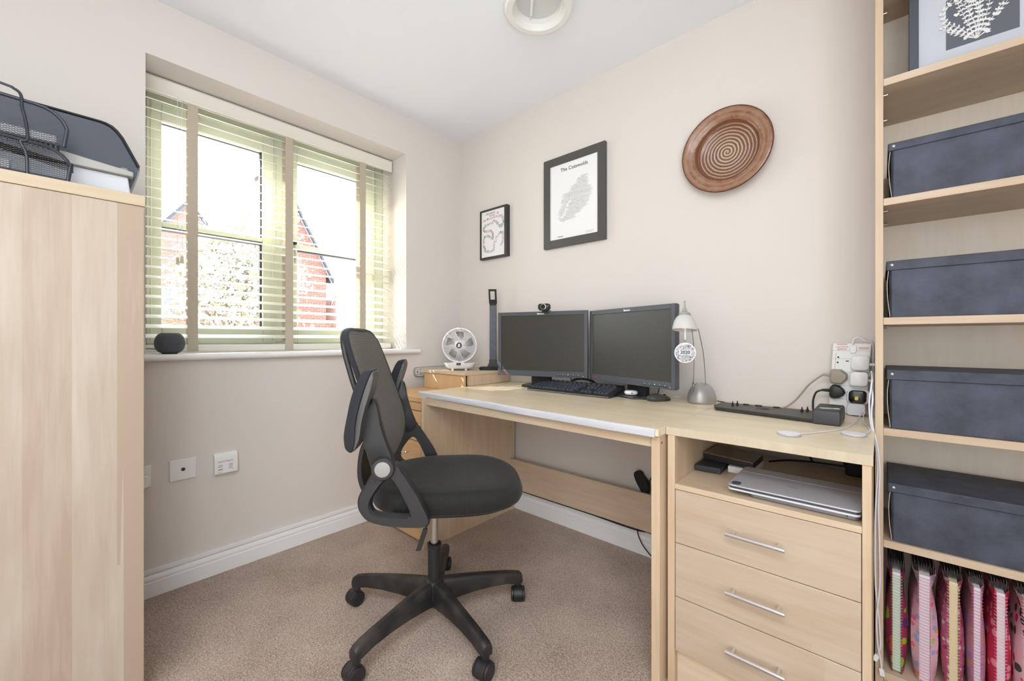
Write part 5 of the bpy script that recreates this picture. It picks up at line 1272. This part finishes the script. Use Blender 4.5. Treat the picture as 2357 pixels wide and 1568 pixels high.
rimc = ramp(nt, lk, mth('ADD', mth('MULTIPLY', nz, 0.7), mth('MULTIPLY', mth('SINE', mth('MULTIPLY', rr2, 330)), 0.10)), [(0.15, lin((124, 76, 52))), (0.34, lin((152, 110, 80))), (0.46, lin((150, 118, 98))), (0.62, lin((150, 138, 112)))])
mxp = nt.new('ShaderNodeMix'); mxp.data_type = 'RGBA'; lk.new(mth('GREATER_THAN', rr2, 0.112), mxp.inputs['Factor']); lk.new(band, mxp.inputs['A']); lk.new(rimc, mxp.inputs['B'])
step = mth('MULTIPLY', mth('GREATER_THAN', rr2, 0.114), mth('LESS_THAN', rr2, 0.123))
mxs = nt.new('ShaderNodeMix'); mxs.data_type = 'RGBA'; lk.new(mth('MULTIPLY', step, 0.75), mxs.inputs['Factor']); lk.new(mxp.outputs['Result'], mxs.inputs['A']); mxs.inputs['B'].default_value = lin((96, 42, 16))
lk.new(mxs.outputs['Result'], b.inputs['Base Color'])
bump(nt, lk, b, sn, 0.25, 0.0015); b.inputs['Coat Weight'].default_value = 0.4; b.inputs['Coat Roughness'].default_value = 0.12
pl_ = thing('wall_plate', 'round brown pottery plate with a cream spiral glaze hung on the back wall', 'plate', (1.7020, -0.026, 1.8090))
m = MB(); m.lathe([(0.100, -0.024), (0.112, -0.020), (0.160, 0.012), (0.1700, 0.0205), (0.1715, 0.0240), (0.1695, 0.0265), (0.1600, 0.0250), (0.125, 0.0140), (0.1170, 0.0085), (0.1120, -0.0030), (0.105, -0.0070), (0.06, -0.0090), (0.0, -0.0095)], (0, 0, 0), 96, (0, -1, 0))
m.build('dish', M_plate, pl_, local=True, angle=70)
m = MB(); m.lathe([(0.1722, 0.0225), (0.1728, 0.0245), (0.1712, 0.0270), (0.1690, 0.0268), (0.1690, 0.0255)], (0, 0, 0), 96, (0, -1, 0), cap=False); m.build('rim_edge', pbr('dark_rim_glaze', (84, 48, 30), 0.25), pl_, local=True)

# ------------------------------------------------------------------ sockets on the window wall
sk = thing('wall_socket', 'white wall socket with a white plug in it, beside the tall cabinet', 'socket', (0, -1.675, 0.438))
bx('plate', M_socket, sk, 0.0003, 0.0085, -1.7180, -1.6325, 0.4385, 0.5260, 0.0025)
m = MB(); m.loft([[(x, -1.667+y*s_, 0.4680+z*s_) for y, z in rrect(0.052, 0.046, 0.012, 5)] for x, s_ in ((0.0087, 0.97), (0.012, 1.0), (0.034, 1.0), (0.040, 0.9))]); m.build('plug', M_wplastic, sk)
bp_ = thing('blank_plate', 'white wall plate with a single dark aerial hole, middle of the three', 'socket', (0, -1.5305, 0.441))
bx('plate', M_socket, bp_, 0.0003, 0.0085, -1.5755, -1.4870, 0.4410, 0.5285, 0.0025)
m = MB(); m.lathe([(0.0072, 0.0), (0.0072, 0.0012), (0.0030, 0.0014), (0.0, 0.0004)], (0.0086, -1.5313, 0.4850), 20, (1, 0, 0)); m.build('aerial_hole', M_ink, bp_)
for y in (-1.5645, -1.4980):
    m = MB(); m.lathe([(0.0036, 0.0), (0.0036, 0.0006), (0, 0.0006)], (0.0086, y, 0.4850), 14, (1, 0, 0)); m.build('screw', M_white, bp_)
ph_ = thing('phone_socket', 'boxy white telephone socket with printed symbols, rightmost of the three', 'socket', (0, -1.3850, 0.4385))
m = MB(); m.prism([(0.0003, 0.4390), (0.0280, 0.4390), (0.0280, 0.5060), (0.0240, 0.5150), (0.0120, 0.5270), (0.0003, 0.5275)], -1.4270, -1.3400, 'y'); m.build('housing', M_socket, ph_, bevel=0.001)
text('openreach', 0.0135, (0.0284, -1.4150, 0.4880), (0, 1, 0), (0, 0, 1), M_grink, ph_, 'lettering')
for y, w_ in ((-1.4055, 0.015), (-1.3665, 0.015)):
    bx('port_shutter', pbr('shutter_grey', (206, 208, 212), 0.3) if 'shutter_grey' not in MATS else MATS['shutter_grey'], ph_, 0.0281, 0.0286, y-w_/2, y+w_/2, 0.4650, 0.4790, 0)
bx('data_symbol', M_ink, ph_, 0.0281, 0.0285, -1.4130, -1.3970, 0.4555, 0.4580, 0)
m = MB(); m.tube(spline([(0.0284, -1.3735, 0.4555), (0.0284, -1.3705, 0.4595), (0.0284, -1.3650, 0.4605), (0.0284, -1.3600, 0.4555)], 4), 0.0009, 6); m.build('phone_symbol', M_ink, ph_)
text('G.fast', 0.0065, (0.0284, -1.4150, 0.4440), (0, 1, 0), (0, 0, 1), M_grink, ph_, 'small_lettering')

# silver socket bar on the window wall behind the fan
sb = thing('socket_bar', 'silver multi-socket bar on the wall beside the window corner, behind the fan', 'power strip', (0, -0.22, 0.790))
m = MB(); pts = rrect(0.36, 0.060, 0.021, 6, -0.2120, 0.8230)
m.loft([[(x, y*1.0, z) for y, z in pts] for x in (0.0004, 0.020)] ); m.build('housing', pbr('bar_edge', (176, 172, 164), 0.4, 0.3), sb)
m = MB(); pts = rrect(0.352, 0.052, 0.018, 6, -0.2120, 0.8230); m.loft([[(x, y, z) for y, z in pts] for x in (0.0202, 0.0225)]); m.build('face', pbr('bar_face', (224, 224, 220), 0.3, 0.2), sb)
for z, mt_ in ((0.8390, MATS['icon_blue']), (0.8235, M_ink), (0.8080, M_grink)):
    m = MB(); m.lathe([(0.0044, 0.0), (0.0044, 0.0005), (0.0, 0.0005)], (0.0226, -0.3760, z), 18, (1, 0, 0)); m.build('symbol', mt_, sb)
for z in (0.8380, 0.8120):
    bx('socket_slot', M_dark, sb, 0.0226, 0.0232, -0.3550, -0.3500, z-0.003, z+0.003, 0)

# ------------------------------------------------------------------ smart speaker on the window board
spk = thing('smart_speaker', 'small charcoal fabric-covered speaker on the left end of the windowsill', 'speaker', (-0.030, -1.5690, 0.9682))
M_spk = pbr('speaker_fabric', (70, 74, 80), 0.95); nt, lk, b = nodes(M_spk)
v = nt.new('ShaderNodeTexVoronoi'); v.inputs['Scale'].default_value = 420; lk.new(coord(nt, lk), v.inputs['Vector'])
lk.new(ramp(nt, lk, v.outputs['Distance'], [(0.1, lin((58, 62, 68))), (0.6, lin((88, 92, 98)))]), b.inputs['Base Color']); bump(nt, lk, b, v.outputs['Distance'], 0.3, 0.0008)
m = MB(); m.lathe([(0.0, 0.0042), (0.030, 0.0042), (0.0400, 0.0110), (0.0470, 0.0220), (0.0500, 0.0340), (0.0510, 0.0450), (0.0500, 0.0560), (0.0460, 0.0690), (0.0390, 0.0800), (0.0300, 0.0860), (0.026, 0.0868), (0.0, 0.0868)], (0, 0, 0), 48); m.build('body', M_spk, spk, local=True, angle=60)
m = MB(); m.lathe([(0.0, 0.0), (0.025, 0.0), (0.027, 0.0044), (0.0, 0.0044)], (0, 0, 0), 32); m.build('rubber_foot', M_blackm, spk, local=True)
cable('speaker_cable', [(-0.070, -1.585, 0.974), (-0.060, -1.600, 0.982), (-0.050, -1.612, 0.988), (-0.045, -1.628, 0.990), (-0.045, -1.6470, 0.990)], 0.0017, M_bcable, 'black speaker cable curving along the left end of the windowsill')

# small pale cable end on the carpet by the skirting
cable('loose_cable_end', [(0.050, -0.735, 0.004), (0.075, -0.745, 0.0035), (0.085, -0.760, 0.003)], 0.0022, M_card, 'tiny pale cable end lying on the carpet by the skirting behind the chair')

# ------------------------------------------------------------------ ceiling light fitting
clt = thing('ceiling_light', 'round white ceiling light shade with an open centre above the desk', 'ceiling light', (1.150, -0.583, 2.400))
m = MB(); m.lathe([(0.138, 0.0), (0.1400, -0.012), (0.1395, -0.030), (0.1365, -0.0400), (0.1300, -0.0450), (0.1080, -0.0455), (0.1050, -0.0430), (0.0980, -0.0300), (0.0960, -0.0220), (0.0930, -0.0200), (0.0900, -0.0030)], (0, 0, 0), 72, cap=False); m.build('shade', pbr('shade_white', (236, 236, 232), 0.4), clt, local=True)
m = MB(); m.lathe([(0.0925, -0.0010), (0.0920, -0.0060), (0.0, -0.0060)], (0, 0, 0), 48); m.build('backplate', pbr('pale_backplate', (214, 216, 214), 0.5), clt, local=True)
c0 = WM[clt.name].to_translation()
fd = Vector((-math.sin(R(YAW)), math.cos(R(YAW)), 0)); rd = Vector((math.cos(R(YAW)), math.sin(R(YAW)), 0))
m = MB(); m.obox(c0 + fd*0.028 - rd*0.028 + Vector((0, 0, -0.0105)), rd, fd, (0, 0, 1), 0.0055, 0.056, 0.0040); m.build('fixing_bracket', M_wplastic, clt, bevel=0.001)
m = MB(); m.lathe([(0.0032, 0.0), (0.0026, -0.0018), (0.0, -0.0020)], c0 + fd*0.068 - rd*0.0275 + Vector((0, 0, -0.0146)), 14); m.build('screw', M_chrome, clt)

# ------------------------------------------------------------------ outside: ground, brick houses, blossom tree
GZ = -2.6
g_ = bx('ground', pbr('paved_ground', (190, 186, 178), 0.9), None, -70, WT-0.02, -45, 60, GZ-0.2, GZ, 0); struct(g_)
def brick(name, c1, c2, mortar, axis):
    m_ = pbr(name, c1, 0.85); nt, lk, b = nodes(m_)
    br = nt.new('ShaderNodeTexBrick'); br.inputs['Scale'].default_value = 1.0
    br.inputs['Brick Width'].default_value = 0.18; br.inputs['Row Height'].default_value = 0.058; br.inputs['Mortar Size'].default_value = 0.005
    br.inputs['Color1'].default_value = lin(c1); br.inputs['Color2'].default_value = lin(c2); br.inputs['Mortar'].default_value = lin(mortar)
    tc = nt.new('ShaderNodeTexCoord'); s3 = nt.new('ShaderNodeSeparateXYZ'); cm = nt.new('ShaderNodeCombineXYZ')
    lk.new(tc.outputs['Object'], s3.inputs[0]); lk.new(s3.outputs[axis], cm.inputs['X']); lk.new(s3.outputs['Z'], cm.inputs['Y'])
    lk.new(cm.outputs[0], br.inputs['Vector']); lk.new(br.outputs['Color'], b.inputs['Base Color']); return m_
M_brick = brick('red_brick', (104, 54, 46), (122, 66, 56), (142, 116, 104), 'Y')
M_brick2 = brick('sun_tinted_brick', (226, 206, 190), (232, 214, 200), (236, 226, 214), 'Y')  # pale tones stand in for overexposed sunlight on the wall
M_roof = pbr('slate_roof', (58, 64, 72), 0.7); M_barge = pbr('bargeboard', (110, 110, 112), 0.6)
def house(label, x0, x1, y0, y1, eave, ridge, wall_m, roof_m=None):
    roof_m = roof_m or M_roof
    t = thing('house', label, 'house', ((x0+x1)/2, (y0+y1)/2, GZ)); yr = (y0+y1)/2
    m = MB(); m.prism([(y0, GZ), (y1, GZ), (y1, eave), (yr, ridge), (y0, eave)], x0, x1, 'x'); m.build('walls', wall_m, t, smooth=False)
    for sg in (-1, 1):
        ye = y0 if sg < 0 else y1; sl_ = (ridge-eave)/abs(yr-ye); o_ = 0.22
        m = MB(); m.prism([(yr, ridge+0.04), (ye+sg*o_, eave-sl_*o_+0.04), (ye+sg*o_, eave-sl_*o_+0.16), (yr, ridge+0.18)], x0-0.2, x1+0.14, 'x'); m.build('roof', roof_m, t, smooth=False)
        m = MB(); m.prism([(yr, ridge-0.06), (ye+sg*o_, eave-sl_*o_-0.06), (ye+sg*o_, eave-sl_*o_+0.10), (yr, ridge+0.10)], x1+0.005, x1+0.05, 'x'); m.build('bargeboard', M_barge, t, smooth=False)
    return t
M_wfr = pbr('white_window_frame', (236, 236, 232), 0.5); M_wgl = pbr('dark_window_pane', (96, 104, 112), 0.2)
def hwin(t, x, y0, y1, z0, z1):
    o = bx('window', M_wfr, t, x, x+0.05, y0, y1, z0, z1, 0)
    ym = (y0+y1)/2; bx('pane', M_wgl, o, x+0.045, x+0.06, y0+0.08, ym-0.04, z0+0.08, z1-0.08, 0); bx('pane', M_wgl, o, x+0.045, x+0.06, ym+0.04, y1-0.08, z0+0.08, z1-0.08, 0)
h1 = house('red brick gabled house seen through the right half of the window', -15.5, -12.0, 2.35, 4.31, 3.35, 5.25, M_brick)
h2 = house('brick gabled house coloured pale to look sunlit, at the right of the window view', -24, -12.6, 4.95, 7.6, 2.75, 5.7, M_brick2, pbr('sun_tinted_roof', (196, 192, 188), 0.7))  # sun glare is put into the wall and roof colours
h3 = house('brick house with a dark slate roof seen through the left half of the window', -30, -18.0, -0.3, 3.4, 3.9, 6.3, brick('rose_brick', (128, 82, 72), (142, 94, 82), (164, 140, 130), 'Y'))
hwin(h3, -18.0, 0.25, 1.35, 1.7, 3.0)
hwin(h3, -18.0, 0.25, 1.35, -0.9, 0.5)
ck = thing('brick_chimney', 'brick chimney rising behind the blossom tree', 'chimney', (-17.2, 4.02, GZ))
bx('stack', M_brick, ck, -17.5, -16.9, 3.74, 4.30, GZ, 7.75, 0); bx('cap', M_barge, ck, -17.6, -16.8, 3.64, 4.40, 7.75, 7.9, 0)
gw = tag(bx('garden_wall', M_brick, None, -9.4, -9.15, -4.0, 3.2, GZ, 1.46, 0), 'low red brick wall below the blossom tree outside the window', 'wall')
# unseen block added left of the window: it shades the lower left of the blind from the sun
struct(bx('sun_blocker', M_brick, None, -1.6, WT-0.002, -3.3, -2.2, GZ, 2.67, 0))
# blossom tree
tree = thing('blossom_tree', 'white blossom tree standing outside the left half of the window', 'tree', (-6.8, 0.50, GZ))
rnd = random.Random(21); tips = []; m = MB()
def grow(p, d, L, r, dep):
    q = p + d*L
    m.tube([p, (p+q)/2 + Vector((rnd.uniform(-.03, .03),)*3), q], r, 6, rr=[r, r*0.85, r*0.7])
    if dep == 0 or L < 0.2: tips.append(q); return
    tips.append(q)
    for k in range(3 if dep > 1 else 4):
        nd = (d + Vector((rnd.uniform(-0.75, 0.75), rnd.uniform(-0.6, 0.6), rnd.uniform(-0.25, 0.55)))).normalized(); grow(q, nd, L*rnd.uniform(0.6, 0.8), r*0.62, dep-1)
grow(Vector((-6.8, 0.50, GZ)), Vector((0, 0.02, 1)), 2.6, 0.11, 0)
for z0_, n_ in ((0.0, 7), (0.7, 7), (1.4, 6), (2.1, 5), (2.8, 3)):
    for k in range(n_):
        a_ = rnd.uniform(0, 2*PI); grow(Vector((-6.8, 0.50, z0_)), Vector((math.cos(a_)*0.8, math.sin(a_)*0.8, 0.55)).normalized(), 0.62*(1-0.12*z0_/0.7*0.7), 0.035, 3)
m.tube([(-6.8, 0.5, 0), (-6.78, 0.52, 1.6), (-6.8, 0.5, 3.5)], 0.06, 8, rr=[0.08, 0.05, 0.015])
m.build('branches', pbr('bark', (120, 108, 92), 0.9), tree)
m = MB()
for q in tips:
    if (q.y-0.5)**2/1.0 + (q.x+6.8)**2/1.2 + (q.z-1.9)**2/5.0 > 1.0 or (q.z < 1.55 and q.y < 0.30): continue
    for k in range(34):
        c_ = q + Vector((rnd.gauss(0, .13), rnd.gauss(0, .13), rnd.gauss(0, .13))); s_ = rnd.uniform(0.012, 0.034)
        n_ = Vector((rnd.uniform(-1, 1), rnd.uniform(-1, 1), rnd.uniform(-1, 1))).normalized(); u = n_.orthogonal().normalized()*s_; v_ = n_.cross(u.normalized())*s_
        m.mat(1 if rnd.random() < 0.22 else 0); m.quad(c_-u-v_*0.6, c_+u-v_*0.6, c_+u*0.7+v_, c_-u*0.7+v_)
m.build('blossom', [pbr('blossom_white', (206, 200, 194), 0.8), pbr('young_leaf', (112, 120, 78), 0.8)], tree, smooth=False)
